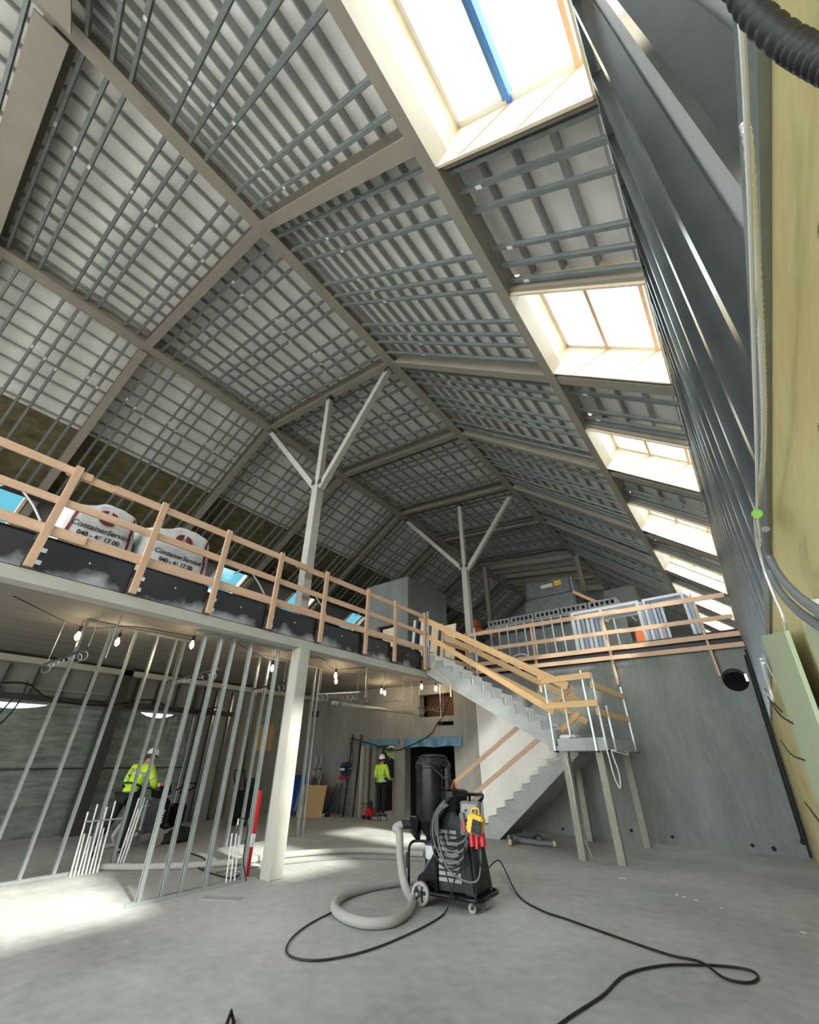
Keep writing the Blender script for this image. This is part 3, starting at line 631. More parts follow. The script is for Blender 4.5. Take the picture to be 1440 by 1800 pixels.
plank((-3.62, 10.3, 2.70), (-3.0, 9.85, 2.98), .03, .10, 'short upper board crossing askew at the head of the landing', m='pine_y', name='landing_plank')
plank((-3.66, 10.3, 2.08), (-2.95, 9.85, 2.46), .03, .10, 'short lower board crossing askew at the head of the landing', m='pine_y', name='landing_plank')
tag(MB().bb(-3.50, -3.15, 9.95, 10.35, 2.0, 2.07).build('dust_sheet', 'white', bevel=.02), 'crumpled white sheet lying on the landing corner', 'sheet')
tag(MB().tube(smoothpath([(-2.55, 9.78, 2.0), (-2.52, 9.75, 1.7), (-2.50, 9.75, 1.35), (-2.44, 9.75, 1.16), (-2.40, 9.76, 1.4), (-2.45, 9.78, 1.75), (-2.36, 9.85, 1.74), (-2.3, 10.4, 1.7), (-2.45, 10.9, 1.78)]), .012, 6).build('cable', 'white', smooth=True), 'white cable looping down from the landing edge', 'cable')
tag(MB().tube(smoothpath([(-4.9, 11.0, 1.74), (-4.3, 10.9, 1.62), (-3.7, 10.2, 1.62), (-3.42, 9.86, 1.70), (-3.35, 9.84, 1.2), (-3.4, 9.95, .6), (-3.3, 10.1, .02)]), .008, 6).build('cable', 'white', smooth=True), 'thin pale cable from the lower flight down the left prop', 'cable')
tp = MB()
for a, b in (((-6.78, 9.72, 3.86), (-6.25, 9.66, 3.52)), ((-6.25, 9.66, 3.52), (-5.98, 9.64, 3.34)), ((-5.98, 9.64, 3.34), (-5.99, 9.64, 2.98)), ((-6.55, 9.68, 3.68), (-6.42, 9.66, 3.95))): tp.beam(a, b, .012, .05, (0, -1, 0))
tag(tp.build('barrier_tape', 'tapey'), 'pale yellow tape hanging crumpled from the stair top edge', 'tape')

# ------------------------------------------------------------------ stud partitions under the mezzanine
STP = [(-.0225, -.035), (.0225, -.035), (.0225, -.025), (.019, -.025), (.019, -.032), (-.019, -.032), (-.019, .032), (.019, .032), (.019, .025), (.0225, .025), (.0225, .035), (-.0225, .035)]
def partition(x, ys, z1, label, m='galv2'):
    for k, y in enumerate(ys):
        tag(stick('partition_stud', f'ps{z1}', STP, (x, y, .03), (x, y, z1), m, (1, 0, 0)), f'{label}, {ORD[k]} from the left', 'stud', 'studs of the unfinished partitions')
partition(-7.12, [3.57, 3.86, 4.12, 4.48, 5.10], 3.50, 'bright steel partition stud below the mezzanine edge')
partition(-7.16, [5.86], 3.50, 'bright steel stud tight behind the pale column')
partition(-9.75, [2.52, 2.98, 3.42, 3.86, 4.26, 4.46], 3.90, 'bright steel stud of the left partition')
partition(-9.75, [6.45, 6.75, 7.0, 7.45, 8.0, 8.35, 8.5], 3.90, 'bright steel stud of the rear partition')
def track(x, y0, y1, z, label, up=1):
    tag(stick('partition_track', f'tr{up}', cprof(.075, .04, .004), (x, y0, z), (x, y1, z), 'galv2', (0, 0, up)), label, 'track', 'floor and head tracks of the partitions')
track(-7.12, 3.42, 5.36, .022, 'steel floor track of the partition beside the pale column')
track(-7.12, 3.42, 5.36, 3.51, 'steel head track under the mezzanine edge beam', -1)
track(-9.75, 1.2, 4.55, .022, 'steel floor track of the left partition')
track(-9.75, 2.48, 4.6, 3.92, 'steel head track of the left partition', -1)
track(-9.75, 6.3, 8.6, .022, 'steel floor track of the rear partition')
track(-9.75, 6.3, 8.6, 3.92, 'steel head track of the rear partition', -1)

# white conduits standing in the tracks
def pipes(name, lst, r, m, label, bar=None, group=None):
    t = empty(name, V(lst[0][0]), 0, label, 'conduit')
    for p in lst: MB().tube([V(q) for q in p], r, 8).build('pipe', m, t, smooth=True)
    if bar: MB().beam(bar[0], bar[1], .035, .02).build('crossbar', 'galv2', t)
    return t
pipes('conduit_bundle', [((-9.6, 3.62 + .055 * k, 0), (-9.62, 3.58 + .055 * k, h)) for k, h in enumerate([.85, .55, .95, .5, .7, .9, .6, .98])], .014, 'white', 'bundle of white pipes rising between the studs of the left partition', ((-9.55, 3.55, .72), (-9.55, 4.12, .72)))
pipes('conduit_bundle', [((-9.62, 4.30 + .05 * k, 0), (-9.75, 4.42 + .05 * k, 1.0)) for k in range(3)], .014, 'white', 'three white pipes leaning beside the worker at the grinder')
pipes('conduit_bundle', [((-7.1, 4.82 + .07 * k, 0), (-7.14, 4.80 + .07 * k, h)) for k, h in enumerate([.62, .8, .58])], .012, 'white', 'short white pipes beside the pale column')
tag(MB().tube(smoothpath([(-7.1, 4.85, .62), (-7.15, 4.9, .8), (-7.05, 5.0, .7), (-7.1, 5.05, .3), (-7.0, 5.1, .02)]), .009, 6).build('cable', 'black', smooth=True), 'black cable looped over the short white pipes', 'cable')
t = empty('marking_post', (-7.25, 5.4, 0), 0, 'red and white marking post leaning behind the pale column', 'post')
MB().beam((-7.32, 5.32, 0), (-7.36, 5.36, 1.15), .05, .05, (0, 1, 0)).build('shaft', 'red', t); MB().beam((-7.31, 5.31, .38), (-7.32, 5.33, .55), .06, .06, (0, 1, 0)).build('band', 'white', t)

# hanging cable ladders, rods, pipes
def rail_hooks(a, b, label, big=2):
    a, b = V(a), V(b); t = empty('hook_rail', a, 0, label, 'rail', 'hanging hook rails under the slab')
    MB().beam(a, b, .03, .03).build('rail', 'galvd', t)
    for p in (a + (b - a) * .06, a + (b - a) * .94): MB().tube([p, (p.x, p.y, ZS)], .005, 6).build('hanger', 'galv2', t)
    for k in range(8):
        p = a + (b - a) * (.1 + .8 * k / 7); r = .07 if k >= 8 - big or k < big - 1 else .035
        q = [p + V((math.sin(u) * r * .4, math.sin(u) * r * .8, -.03 - r + math.cos(u) * r)) for u in [j * 2 * PI / 10 for j in range(9)]]
        MB().tube(q, .005, 5).build('hook', 'galv2', t)
rail_hooks((-10.05, 2.22, 3.1), (-7.87, 2.21, 3.1), 'hook rail hanging in front of the left partition')
rail_hooks((-10.1, 4.5, 3.1), (-7.9, 4.4, 3.1), 'hook rail hanging behind the mezzanine edge studs')
rail_hooks((-9.7, 6.35, 3.1), (-8.2, 6.2, 3.1), 'hook rail hanging just left of the pale column')
rail_hooks((-9.06, 7.9, 3.1), (-7.88, 8.3, 3.1), 'hook rail hanging right of the pale column', 3)
rail_hooks((-9.5, 10.22, 3.1), (-7.93, 10.3, 3.1), 'hook rail hanging above the doorway wall', 3)
rail_hooks((-8.9, 12.2, 3.1), (-7.75, 12.1, 3.1), 'hook rail hanging in front of the wall hatch', 3)
for i, (x, y, z0) in enumerate([(-8.0, 2.5, 3.0), (-7.92, 8.55, 3.0), (-7.95, 10.6, 3.02), (-8.05, 12.3, 2.75)]):
    tag(MB().tube([(x, y, ZS), (x, y, z0)], .012, 8).build('threaded_rod', 'galv2', smooth=True), f'steel rod hanging from the slab, {ORD[i]} from the left', 'rod', 'steel rods hanging from the slab')
t = empty('sprinkler_pipe', (-9.5, 9, 3), 0, 'shiny steel pipe hanging level below the slab before the hatch', 'pipe')
MB().tube([(-9.45, 8.85, 3.0), (-9.45, 12.6, 3.0)], .05, 12).build('pipe', 'galv2', t, smooth=True); MB().tube([(-9.45, 9.05, 3.0), (-9.45, 9.17, 3.0)], .053, 12).build('tape_ring', 'blue', t, smooth=True)
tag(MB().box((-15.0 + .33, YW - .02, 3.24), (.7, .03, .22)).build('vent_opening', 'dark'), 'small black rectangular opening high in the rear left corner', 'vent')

# festoon lights
BL = [(-9.88, 2.49), (-9.77, 3.15), (-8.8, 4.18), (-9.57, 6.75), (-9.05, 8.5), (-9.7, 9.15), (-10.0, 11.6), (-10.15, 11.95), (-8.15, 12.2), (-8.3, 11.6)]
BW = ['before the left partition', 'behind the long hanging rod', 'behind the mezzanine edge studs', 'left of the pale column', 'upper of the pair right of the pale column', 'lower of the pair right of the pale column', 'upper of the pair near the doorway wall', 'lower of the pair near the doorway wall', 'upper of the pair before the hatch', 'lower of the pair before the hatch']
for i, (x, y) in enumerate(BL):
    t = empty('festoon_lamp', (x, y, 3.7), 0, f'glowing bulb hanging under the slab, {BW[i]}', 'lamp', 'bulbs hanging under the slab')
    MB().lathe([(.005, -.12), (.032, -.09), (.042, -.05), (.034, -.01), (.018, .02), (.016, .05)], (x, y, 3.68), 14).build('bulb', 'bulb', t, smooth=True)
    MB().lathe([(.026, .0), (.026, .09), (.012, .11)], (x, y, 3.72), 12).build('socket', 'black', t, smooth=True)
    MB().tube([(x, y, 3.82), (x, y, ZS)], .006, 6).build('cord', 'black', t)
    pl = bpy.data.lights.new('lamp_light', 'POINT'); pl.energy = .6; pl.color = (1, .78, .5); pl.shadow_soft_size = .06
    po = bpy.data.objects.new('lamp_light', pl); COL.objects.link(po); po.location = (x, y, 3.5); po.parent = t; po.matrix_parent_inverse = wmat(t).inverted()
def wire(name, pts, r, m, label, cat='cable', n=7, k=8): return tag(MB().tube(smoothpath(pts, k), r, n).build(name, m, smooth=True), label, cat)
wire('lamp_cable', [(-8.9, 1.2, 3.86), (-9.88, 2.49, 3.82), (-9.3, 3.2, 3.88), (-8.8, 4.18, 3.82), (-8.3, 4.2, 3.9), (-9.57, 6.75, 3.82), (-8.6, 7.4, 3.9), (-9.05, 8.5, 3.82), (-8.3, 9.5, 3.92), (-9.7, 11.4, 3.84), (-10.1, 11.9, 3.8), (-8.2, 12.3, 3.82)], .009, 'black', 'black lamp cable sagging from bulb to bulb under the slab')
wire('cable', [(-14.4, 2.4, 3.2), (-14.35, 3.0, 3.25), (-14.3, 3.6, 2.95), (-14.3, 4.8, 2.9), (-14.3, 6.0, 3.15), (-14.3, 7.0, 2.9), (-14.3, 8.3, 3.15)], .022, 'black', 'thick black cable draped along the left outer wall')
wire('cable', [(-14.35, 3.0, 3.3), (-14.3, 3.0, 2.9), (-14.3, 2.9, 2.5), (-14.3, 2.75, 2.25), (-14.3, 2.72, 2.5), (-14.3, 2.85, 2.9)], .02, 'black', 'black cable end hanging in a loop before the left tarpaulin')
wire('cable', [(-7.2, 12.0, 3.9), (-8.0, 12.4, 2.9), (-8.35, 12.5, 2.62), (-8.7, 12.55, 2.3), (-9.6, 12.5, 1.98), (-10.3, 12.6, 1.9), (-11.0, 12.6, 2.05), (-12.2, 12.5, 2.3)], .018, 'black', 'black cable sagging from the stair underside across the blue strips')

# ------------------------------------------------------------------ doorway wall: blue strips, ladder, tools, boards
def sheet(name, P, m, label, cat, th=.004):
    o = MB().add(P, [(0, 1, 2, 3)]).build(name, m); s_ = o.modifiers.new('t', 'SOLIDIFY'); s_.thickness = th; return tag(o, label, cat)
def wavy(x0, x1, y, z0, z1, seed, name, m, label, cat, amp=.03):
    rnd = random.Random(seed); vs = []; nx, nz = 30, 6; a, b = rnd.uniform(0, 6), rnd.uniform(0, 6)
    for i in range(nx + 1):
        for j in range(nz + 1):
            x = x0 + (x1 - x0) * i / nx; t = j / nz; z = z0 + (z1 - z0) * t + .02 * math.sin(6 * x + a) * (1 - t)
            vs.append((x, y - .02 - amp * (1 - t) * (1 + math.sin(11 * x + b)), z))
    o = MB().add(vs, [(i * (nz + 1) + j, (i + 1) * (nz + 1) + j, (i + 1) * (nz + 1) + j + 1, i * (nz + 1) + j + 1) for i in range(nx) for j in range(nz)]).build(name, m, smooth=True)
    s_ = o.modifiers.new('t', 'SOLIDIFY'); s_.thickness = .004; return tag(o, label, cat)
wavy(-11.95, -10.05, YW, 2.06, 2.24, 1, 'plastic_strip', 'blue', 'blue plastic strip taped over the open doorway', 'plastic sheet')
wavy(-9.85, -7.55, YW, 1.98, 2.26, 2, 'plastic_strip', 'blue', 'wider blue plastic strip drooping over the dark lift opening', 'plastic sheet', .06)
ll = empty('leaning_ladder', (-11.9, 12.3, 0), 0, 'dusty aluminium ladder leaning on the doorway wall', 'ladder')
lx0, lx1 = -12.95, -12.1
lb = [V((-11.98, 12.15, 0)), V((-11.55, 12.15, 0))]; lt = [V((-12.22, 12.62, 2.42)), V((-11.78, 12.62, 2.42))]
for a, c in zip(lb, lt): MB().beam(a, c, .03, .07, (0, -1, .2)).build('stile', 'galvd', ll)
for k in range(8):
    f_ = (.28 + .27 * k) / 2.42
    MB().tube([lb[0].lerp(lt[0], f_), lb[1].lerp(lt[1], f_)], .014, 6).build('rung', 'galv', ll)
jb = MB(); jb.bb(-11.62, -11.28, 12.5, 12.56, 0, 2.05); tag(jb.build('formwork_board', 'wall_mid'), 'tall grey board standing left of the open doorway', 'board')
tag(MB().bb(-11.52, -11.42, 12.35, 12.45, 0, 2.02).build('door_prop', 'timber_grey'), 'upright grey prop just left of the open doorway', 'prop')
tag(MB().bb(-11.14, -11.1, 12.70, 13.0, 0, 2.03).build('plastic_door_lining', 'cablegrey'), 'bluish plastic lining on the left side of the open doorway', 'plastic sheet')
# osb board
p = [tuple(ZP(520, 1436)), tuple(ZP(562.5, 1438)), tuple(YP(573, 1381, ZP(562.5, 1438).y + .35)), tuple(YP(531.7, 1379, ZP(520, 1436).y + .35))]
t = empty('particle_board', (-13, 11.3, 0), 0, 'golden brown strand board leaning near the rear partition', 'board'); MB().prism(p, (.01, .04, .0)).build('sheet', 'osb', t)
MB().beam(V(p[1]) + V((.02, 0, 0)), V(p[2]) + V((.02, 0, 0)), .03, .04, (1, 0, 0)).build('edge_strip', 'pine', t)
wavy(-14.1, -13.35, 11.6, 0, 1.15, 4, 'plastic_sack', 'bluedeep', 'deep blue plastic bundle behind the leaning strand board', 'sack', .12)
wavy(-12.5, -12.3, 12.0, 0, .38, 6, 'plastic_sack', 'bluedeep', 'small deep blue plastic piece right of the strand board', 'sack', .08)
# power distribution box
t = empty('distribution_box', (-12.52, 12.45, 1.0), 0, 'blue and black power distribution box on a stand by the ladder', 'electrical box')
MB().bb(-12.54, -12.24, 12.4, 12.6, 1.12, 1.55).build('housing', 'bluedeep', t, bevel=.04)
MB().bb(-12.52, -12.26, 12.37, 12.40, 1.24, 1.44).build('face_plate', 'black', t)
for k in range(4): MB().bb(-12.50 + .06 * k, -12.46 + .06 * k, 12.35, 12.37, 1.29, 1.37).build('breaker', 'white', t)
for k in range(4): MB().tube([(-12.50 + .075 * k, 12.42, 1.14), (-12.50 + .075 * k, 12.32, 1.04)], .026, 10).build('socket', 'red', t, smooth=True)
for x in (-12.52, -12.26): MB().tube([(x, 12.5, 1.14), (x, 12.45, 0)], .014, 6).build('stand_leg', 'galvd', t)
wire('cable', [(-12.52, 12.3, .9), (-12.62, 12.2, .55), (-12.72, 12.1, .2), (-12.82, 11.9, .02)], .014, 'black', 'black cable hanging from the distribution box, left one')
wire('cable', [(-12.27, 12.3, .9), (-12.37, 12.2, .6), (-12.57, 12.1, .3), (-12.82, 12.0, .02)], .014, 'black', 'black cable hanging from the distribution box, right one')
wire('cable', [(-12.30, 12.55, 2.2), (-12.07, 12.5, 1.9), (-12.02, 12.45, 1.5), (-12.22, 12.4, 1.3)], .014, 'black', 'black cable hooked over the ladder top')
for i, (x, y, h) in enumerate([(-13.9, 12.3, 1.75), (-13.62, 12.3, 1.78), (-14.2, 12.2, 1.1)]):
    t = empty('steel_prop', (x, y, 0), 0, f'thin steel prop leaning in the dark rear corner, {ORD[i]} one', 'prop', 'steel props in the rear corner')
    MB().tube([(x - .08, y, 0), (x, y + .15, h)], .024, 8).build('tube', 'galv', t); MB().box((x, y + .15, h), (.14, .1, .02)).build('head_plate', 'galv', t)
    MB().tube([(x - .06, y + .1, h * .75), (x + .08, y + .1, h * .75)], .02, 6).build('pin', 'galvd', t)
tag(MB().tube([(-13.4, 11.95, 0), (-13.25, 12.2, 1.2)], .03, 8).build('pipe', 'galvd'), 'dark pipe leaning beside the distribution box', 'pipe')
t = empty('tool_heap', (-13.1, 11.75, 0), 0, 'small heap of tools and gloves on the floor by the strand board', 'tools')
for k, (dx, dy, m, s) in enumerate([(0, 0, 'black', .14), (.2, .05, 'white', .08), (-.18, .0, 'red', .07), (.36, .1, 'black', .1), (.1, -.12, 'maroon', .08)]):
    MB().lathe([(s * .9, 0), (s, s * .4), (s * .6, s * .9), (.01, s)], (-12.75 + dx * .9, 11.75 + dy, 0), 10).build('piece', m, t, smooth=True)
# small wet vacuum by the door
t = empty('floor_compressor', (-10.75, 12.2, 0), 0, 'small red and black machine on the floor left of the doorway worker', 'machine')
MB().bb(-10.93, -10.68, 12.0, 12.3, .06, .30).build('body', 'red', t, bevel=.05); MB().lathe([(.07, 0), (.07, .12), (.03, .2)], (-10.78, 12.15, .30), 12).build('motor', 'black', t, smooth=True)
MB().tube([(-10.93, 12.02, .3), (-10.93, 12.02, .42), (-10.66, 12.02, .42), (-10.66, 12.02, .3)], .012, 6).build('handle', 'black', t)
for x in (-10.9, -10.7): MB().lathe([(.06, -.02), (.06, .02)], (x, 11.99, .06), 14, Matrix.Rotation(PI / 2, 3, 'X')).build('wheel', 'black', t)
t = empty('step_stool', (-10.38, 12.0, 0), 0, 'low dark metal step under the doorway worker', 'step')
MB().bb(-10.58, -10.18, 11.95, 12.3, .12, .15).build('tread', 'galvd', t)
for x in (-10.57, -10.2):
    for y in (11.97, 12.28): MB().beam((x, y, 0), (x, y, .13), .025, .025, (0, 1, 0)).build('leg', 'galvd', t)
t = empty('hanging_cables', (-10.7, 13.3, 1.9), 0, 'tangle of green and yellow cables at the top of the open doorway', 'cables')
rnd = random.Random(2); M['cabgreen'] = plain('green_cable_sleeve', (.20, .42, .06), .6)
for k in range(10):
    z = 1.65 + .05 * k; MB().tube(smoothpath([(-11.1, 13.2 + rnd.uniform(0, .3), z), (-10.8, 13.15, z + rnd.uniform(-.1, .1)), (-10.5, 13.2, z + rnd.uniform(-.1, .1)), (-10.3, 13.25, z + rnd.uniform(-.05, .1))]), .03, 6).build('cable', 'cabgreen' if k % 3 else 'white', t, smooth=True)
pl = bpy.data.lights.new('room_light', 'POINT'); pl.energy = 8; pl.shadow_soft_size = .1; po = bpy.data.objects.new('room_light', pl); COL.objects.link(po); po.location = (-10.9, 13.8, 2.6)
tag(MB().bb(-10.35, -10.33, 12.72, 13.0, .1, 1.1).build('pale_board', 'pine'), 'pale upright board in the open doorway', 'board')

# ------------------------------------------------------------------ dust extractor
DX = Matrix.Translation((-3.93, 6.12, 0)) @ Matrix.Rotation(math.radians(9), 4, 'Z')
dx = empty('dust_extractor', (-3.93, 6.12, 0), math.radians(9), 'black dust extractor cart with tall drum, coiled cables and yellow socket box', 'dust extractor')
def L(mb, name, m, smooth=False, bevel=0, parent=None, label=None):
    me = mb.mesh(name, M[m], smooth, bevel)
    if parent is None or parent is dx: o = link(name, me, dx, label, local=True)
    else: o = link(name, me, parent, label, local=True)
    return o
dr = L(MB().lathe([(.18, .80), (.258, .86), (.262, .90), (.262, 1.50), (.272, 1.51), (.272, 1.54), (.26, 1.55)], (-.29, .12, 0), 40), 'drum', 'blackp', True)
L(MB().lathe([(.27, 1.55), (.27, 1.57), (.25, 1.585), (.25, 1.60), (.225, 1.615), (.22, 1.63), (.235, 1.645), (.195, 1.66), (.195, 1.67), (.15, 1.68), (.02, 1.685)], (-.29, .12, 0), 10), 'lid', 'dusty', parent=dr)
for a in (-.6, .6, 2.5): L(MB().tube([(-.29 + .265 * math.cos(a), .12 + .29 * math.sin(a), .9), (-.29 + .27 * math.cos(a), .12 + .295 * math.sin(a), 1.5)], .006, 6), 'seam', 'dusty', parent=dr)
L(MB().lathe([(.255, .86), (.19, .74), (.13, .66), (.12, .62)], (-.29, .12, 0), 28), 'cone', 'blackp', True)
L(MB().lathe([(.13, .62), (.14, .60), (.14, .44), (.13, .42)], (-.29, .12, 0), 24), 'collar', 'white', True)
L(MB().lathe([(.15, .60), (.15, .575)], (-.29, .12, 0), 24), 'clamp_ring', 'bluedeep', True)
bagv = []
L(MB().lathe([(.10, .43), (.12, .38), (.16, .30), (.19, .2), (.17, .12), (.1, .10)], (-.29, .12, 0), 14), 'dust_bag', 'wrap', True)
L(MB().tube([(-.60, -.02, .80), (-.72, -.10, .80)], .055, 14), 'inlet', 'dusty', True)
L(MB().prism([(-.62, .0, .70), (-.50, -.05, .62), (-.44, -.1, .88), (-.60, -.08, .90)], (0, .12, 0)), 'inlet_bracket', 'blackp')
# cabinet
L(MB().prism([(-.42, -.20, .16), (.02, -.20, .16), (.02, -.20, .62), (-.10, -.20, .62), (-.30, -.20, .34), (-.42, -.20, .26)], (0, .46, 0)), 'side_shroud', 'blackp', bevel=.015)
cb = L(MB().prism([(-.13, -.23, .16), (.30, -.23, .16), (.20, -.23, 1.0), (-.08, -.23, 1.0)], (0, .48, 0)), 'cabinet', 'dusty', bevel=.02)
for k in range(9):
    z = .26 + .062 * k; L(MB().prism([(-.07, -.237, z), (.26 - .02 * k / 3, -.262, z), (.26 - .02 * k / 3, -.262, z + .038), (-.07, -.237, z + .038)], (0, -.006, 0)), 'louvre', 'whitefr' if False else 'hose', parent=cb)
sh = MB(); A = [(.27, -.26, .15), (.46, -.30, .15), (.50, .24, .15), (.16, .24, .15)]; B = [(.12, -.25, .95), (.36, -.26, .95), (.38, .2, .95), (.06, .2, .95)]
sh.add(A + B, [(3, 2, 1, 0), (4, 5, 6, 7)] + [(i, (i + 1) % 4, 4 + (i + 1) % 4, 4 + i) for i in range(4)]); L(sh, 'shroud', 'dusty', bevel=.03)
bp = MB(); bp.box((.04, -.02, .13), (.92, .56, .035)); L(bp, 'base_tray', 'blackp', bevel=.012)
L(MB().tube(smoothpath([(-.42, -.30, .14), (.1, -.31, .13), (.48, -.33, .13), (.54, -.1, .13), (.52, .27, .13), (0, .28, .13)], 5), .022, 8), 'bumper', 'blackp', True)
vt = L(MB().lathe([(.185, .98), (.19, 1.0), (.19, 1.20), (.205, 1.205), (.205, 1.225), (.17, 1.24), (.05, 1.25)], (.10, -.02, 0), 28), 'vacuum_tank', 'blackp', True)
L(MB().lathe([(.06, 1.24), (.06, 1.26), (.045, 1.27), (.045, 1.36), (.055, 1.37), (.055, 1.41), (.042, 1.42), (.042, 1.50), (.03, 1.51)], (.02, -.04, 0), 16), 'pipe_connector', 'dusty', True)
L(MB().tube(smoothpath([(.02, -.04, 1.48), (.0, -.02, 1.53), (-.10, .02, 1.55)], 4), .042, 10), 'elbow', 'blackp', True)
L(MB().tube([(-.25, -.16, 1.58), (.0, -.08, 1.36)], .01, 6), 'strap', 'dusty')
L(MB().tube([(.12, -.12, 1.28), (.16, -.14, 1.36), (.20, -.14, 1.26)], .012, 6), 'orange_cord', 'orange')
L(MB().tube([(.02, -.06, 1.44), (.26, -.16, 1.18)], .008, 6), 'cord', 'dusty')
L(MB().lathe([(.06, 1.25), (.05, 1.29), (.0, 1.30)], (.1, -.04, 0), 12), 'filter_cap', 'black', True)
# frames
def arc(p, q, hgt, n=8): return smoothpath([p, (p[0], p[1], hgt - .07), (p[0] + .05, p[1], hgt - .01), (q[0] - .05, q[1], hgt), (q[0], q[1], hgt - .06), q], n)
L(MB().tube(smoothpath([(-.52, -.24, .14), (-.52, -.24, .50), (-.50, -.24, .60), (-.42, -.24, .645), (-.2, -.24, .65), (-.1, -.24, .64)], 5), .017, 8), 'frame_tube', 'blackp', True)
L(MB().tube(smoothpath([(-.52, .3, .14), (-.52, .3, .50), (-.50, .3, .60), (-.42, .3, .645), (-.2, .3, .65)], 5), .017, 8), 'frame_tube', 'blackp', True)
L(MB().tube([(-.52, -.27, .36), (-.52, -.27, .52)], .03, 8), 'tool_clip', 'dusty')
L(MB().tube([(-.10, -.26, .15), (-.10, -.26, .70), (-.06, -.26, .88), (.06, -.26, 1.0)], .02, 8), 'upright_tube', 'blackp', True)
L(MB().tube(smoothpath([(.04, -.24, .98), (.12, -.30, 1.10), (.28, -.38, 1.19), (.46, -.36, 1.21), (.50, -.2, 1.20), (.49, .1, 1.18), (.40, .24, 1.10), (.2, .24, 1.0)], 6), .021, 8), 'push_handle', 'blackp', True)
L(MB().tube([(.46, -.33, 1.19), (.42, -.25, 1.02), (.36, -.22, .9)], .018, 8), 'handle_stay', 'blackp', True)
_L = L
def L(mb, *a, **k):
    mb.v = [(x + .15, y, z) for x, y, z in mb.v]; return _L(mb, *a, **k)
cpn = L(MB().prism([(.14, -.31, .76), (.40, -.33, .76), (.44, -.34, 1.13), (.16, -.32, 1.13)], (0, .10, 0)), 'control_panel', 'cablegrey', bevel=.012)
cpf = L(MB().prism([(.17, -.318, .79), (.37, -.335, .79), (.41, -.348, 1.10), (.19, -.33, 1.10)], (0, -.006, 0)), 'panel_face', 'hose', parent=cpn)
for p in ((.25, -.34, 1.03), (.35, -.345, 1.03), (.28, -.34, .90)): L(MB().tube([p, (p[0], p[1] - .02, p[2])], .014, 10), 'knob', 'black', parent=cpn)
yb = L(MB().box((.42, -.45, .90), (.20, .15, .20), Matrix.Rotation(.25, 3, 'Y')), 'socket_box', 'yellow', bevel=.02, label='yellow portable socket box')
L(MB().box((.455, -.53, .875), (.13, .02, .15), Matrix.Rotation(.25, 3, 'Y')), 'cover', 'black', bevel=.004, parent=yb)
for z in (.845, .91): 
    for x in (.42, .485): L(MB().box((x, -.543, z), (.035, .01, .03)), 'flap', 'dusty', parent=yb)
L(MB().tube(smoothpath([(.36, -.45, 1.0), (.38, -.44, 1.06), (.46, -.44, 1.06), (.47, -.45, 1.0)], 5), .01, 6), 'hook', 'yellow', True, parent=yb)
for x, z in ((.35, .74), (.42, .72), (.49, .75)): L(MB().tube([(x, -.44, z + .06), (x + .01, -.46, z - .07)], .036, 12), 'plug', 'red', True, label='red industrial plug')
L(MB().tube([(.22, -.36, .92), (.24, -.38, .80)], .035, 12), 'plug', 'red', True); L(MB().tube([(.19, -.36, 1.0), (.21, -.37, .92)], .035, 12), 'plug', 'cablegrey', True)
L = _L
# coiled cables
for k in range(7):
    o_ = .016 * k; top = V((.06 + .02 * k, -.33 - .012 * k, 1.12 - .006 * k)); bot = .42 + .05 * k
    pts = [top, (-.06 + o_, -.35 - .01 * k, .98), (-.12 + o_ * 1.5, -.36, .78), (-.06 + o_ * 2, -.37, bot + .12), (.10 + o_, -.38 - .01 * k, bot), (.30 + o_, -.40, bot + .05), (.42 + o_ * .3, -.42, bot + .22), (.40, -.40, .9)]
    L(MB().tube(smoothpath(pts, 6), .0105, 6), 'cable_coil', 'cablegrey' if k % 2 else 'black', True)
L(MB().tube(smoothpath([(.10, -.34, 1.13), (.02, -.38, 1.0), (.0, -.40, .75), (.12, -.42, .45), (.32, -.44, .34), (.50, -.44, .33), (.57, -.42, .42), (.58, -.38, .65), (.54, -.34, .95), (.50, -.3, 1.15)], 6), .0105, 6), 'cable_coil', 'cablegrey', True)
L(MB().tube(smoothpath([(.40, -.46, .66), (.36, -.42, .5), (.24, -.42, .35), (.18, -.42, .2), (.14, -.40, .12)], 6), .0105, 6), 'cable', 'dusty', True)
L(MB().tube(smoothpath([(-.02, -.36, .9), (.02, -.36, .6), (.12, -.38, .3), (.2, -.38, .1)], 6), .0105, 6), 'cable', 'dusty', True)
L(MB().tube(smoothpath([(.49, -.46, .66), (.50, -.42, .5), (.48, -.36, .2), (.40, -.34, .05)], 6), .0105, 6), 'cable', 'dusty', True)
# wheels
def wheel(p, r, w_, ax, m='hose', nm='wheel'):
    R = Matrix.Rotation(PI / 2, 3, 'X') if ax == 'Y' else Matrix.Rotation(PI / 2, 3, 'Y')
    o = L(MB().lathe([(r * .72, -w_ * .5), (r * .95, -w_ * .5), (r, -w_ * .25), (r, w_ * .25), (r * .95, w_ * .5), (r * .72, w_ * .5), (r * .70, w_ * .2), (r * .70, -w_ * .2)], p, 32, R), nm, m, True)
    hb = MB().lathe([(r * .22, -w_ * .5), (r * .22, w_ * .5)], p, 16, R)
    for k in range(5):
        a = 2 * PI * k / 5; d = V((math.cos(a), 0, math.sin(a))); hb.beam(V(p) + d * r * .1, V(p) + d * r * .74, w_ * .3, r * .16, (0, 1, 0))
    L(hb, 'hub', 'dusty', parent=o); return o
wheel((-.30, -.33, .125), .125, .055, 'Y'); wheel((-.32, .33, .125), .125, .055, 'Y')
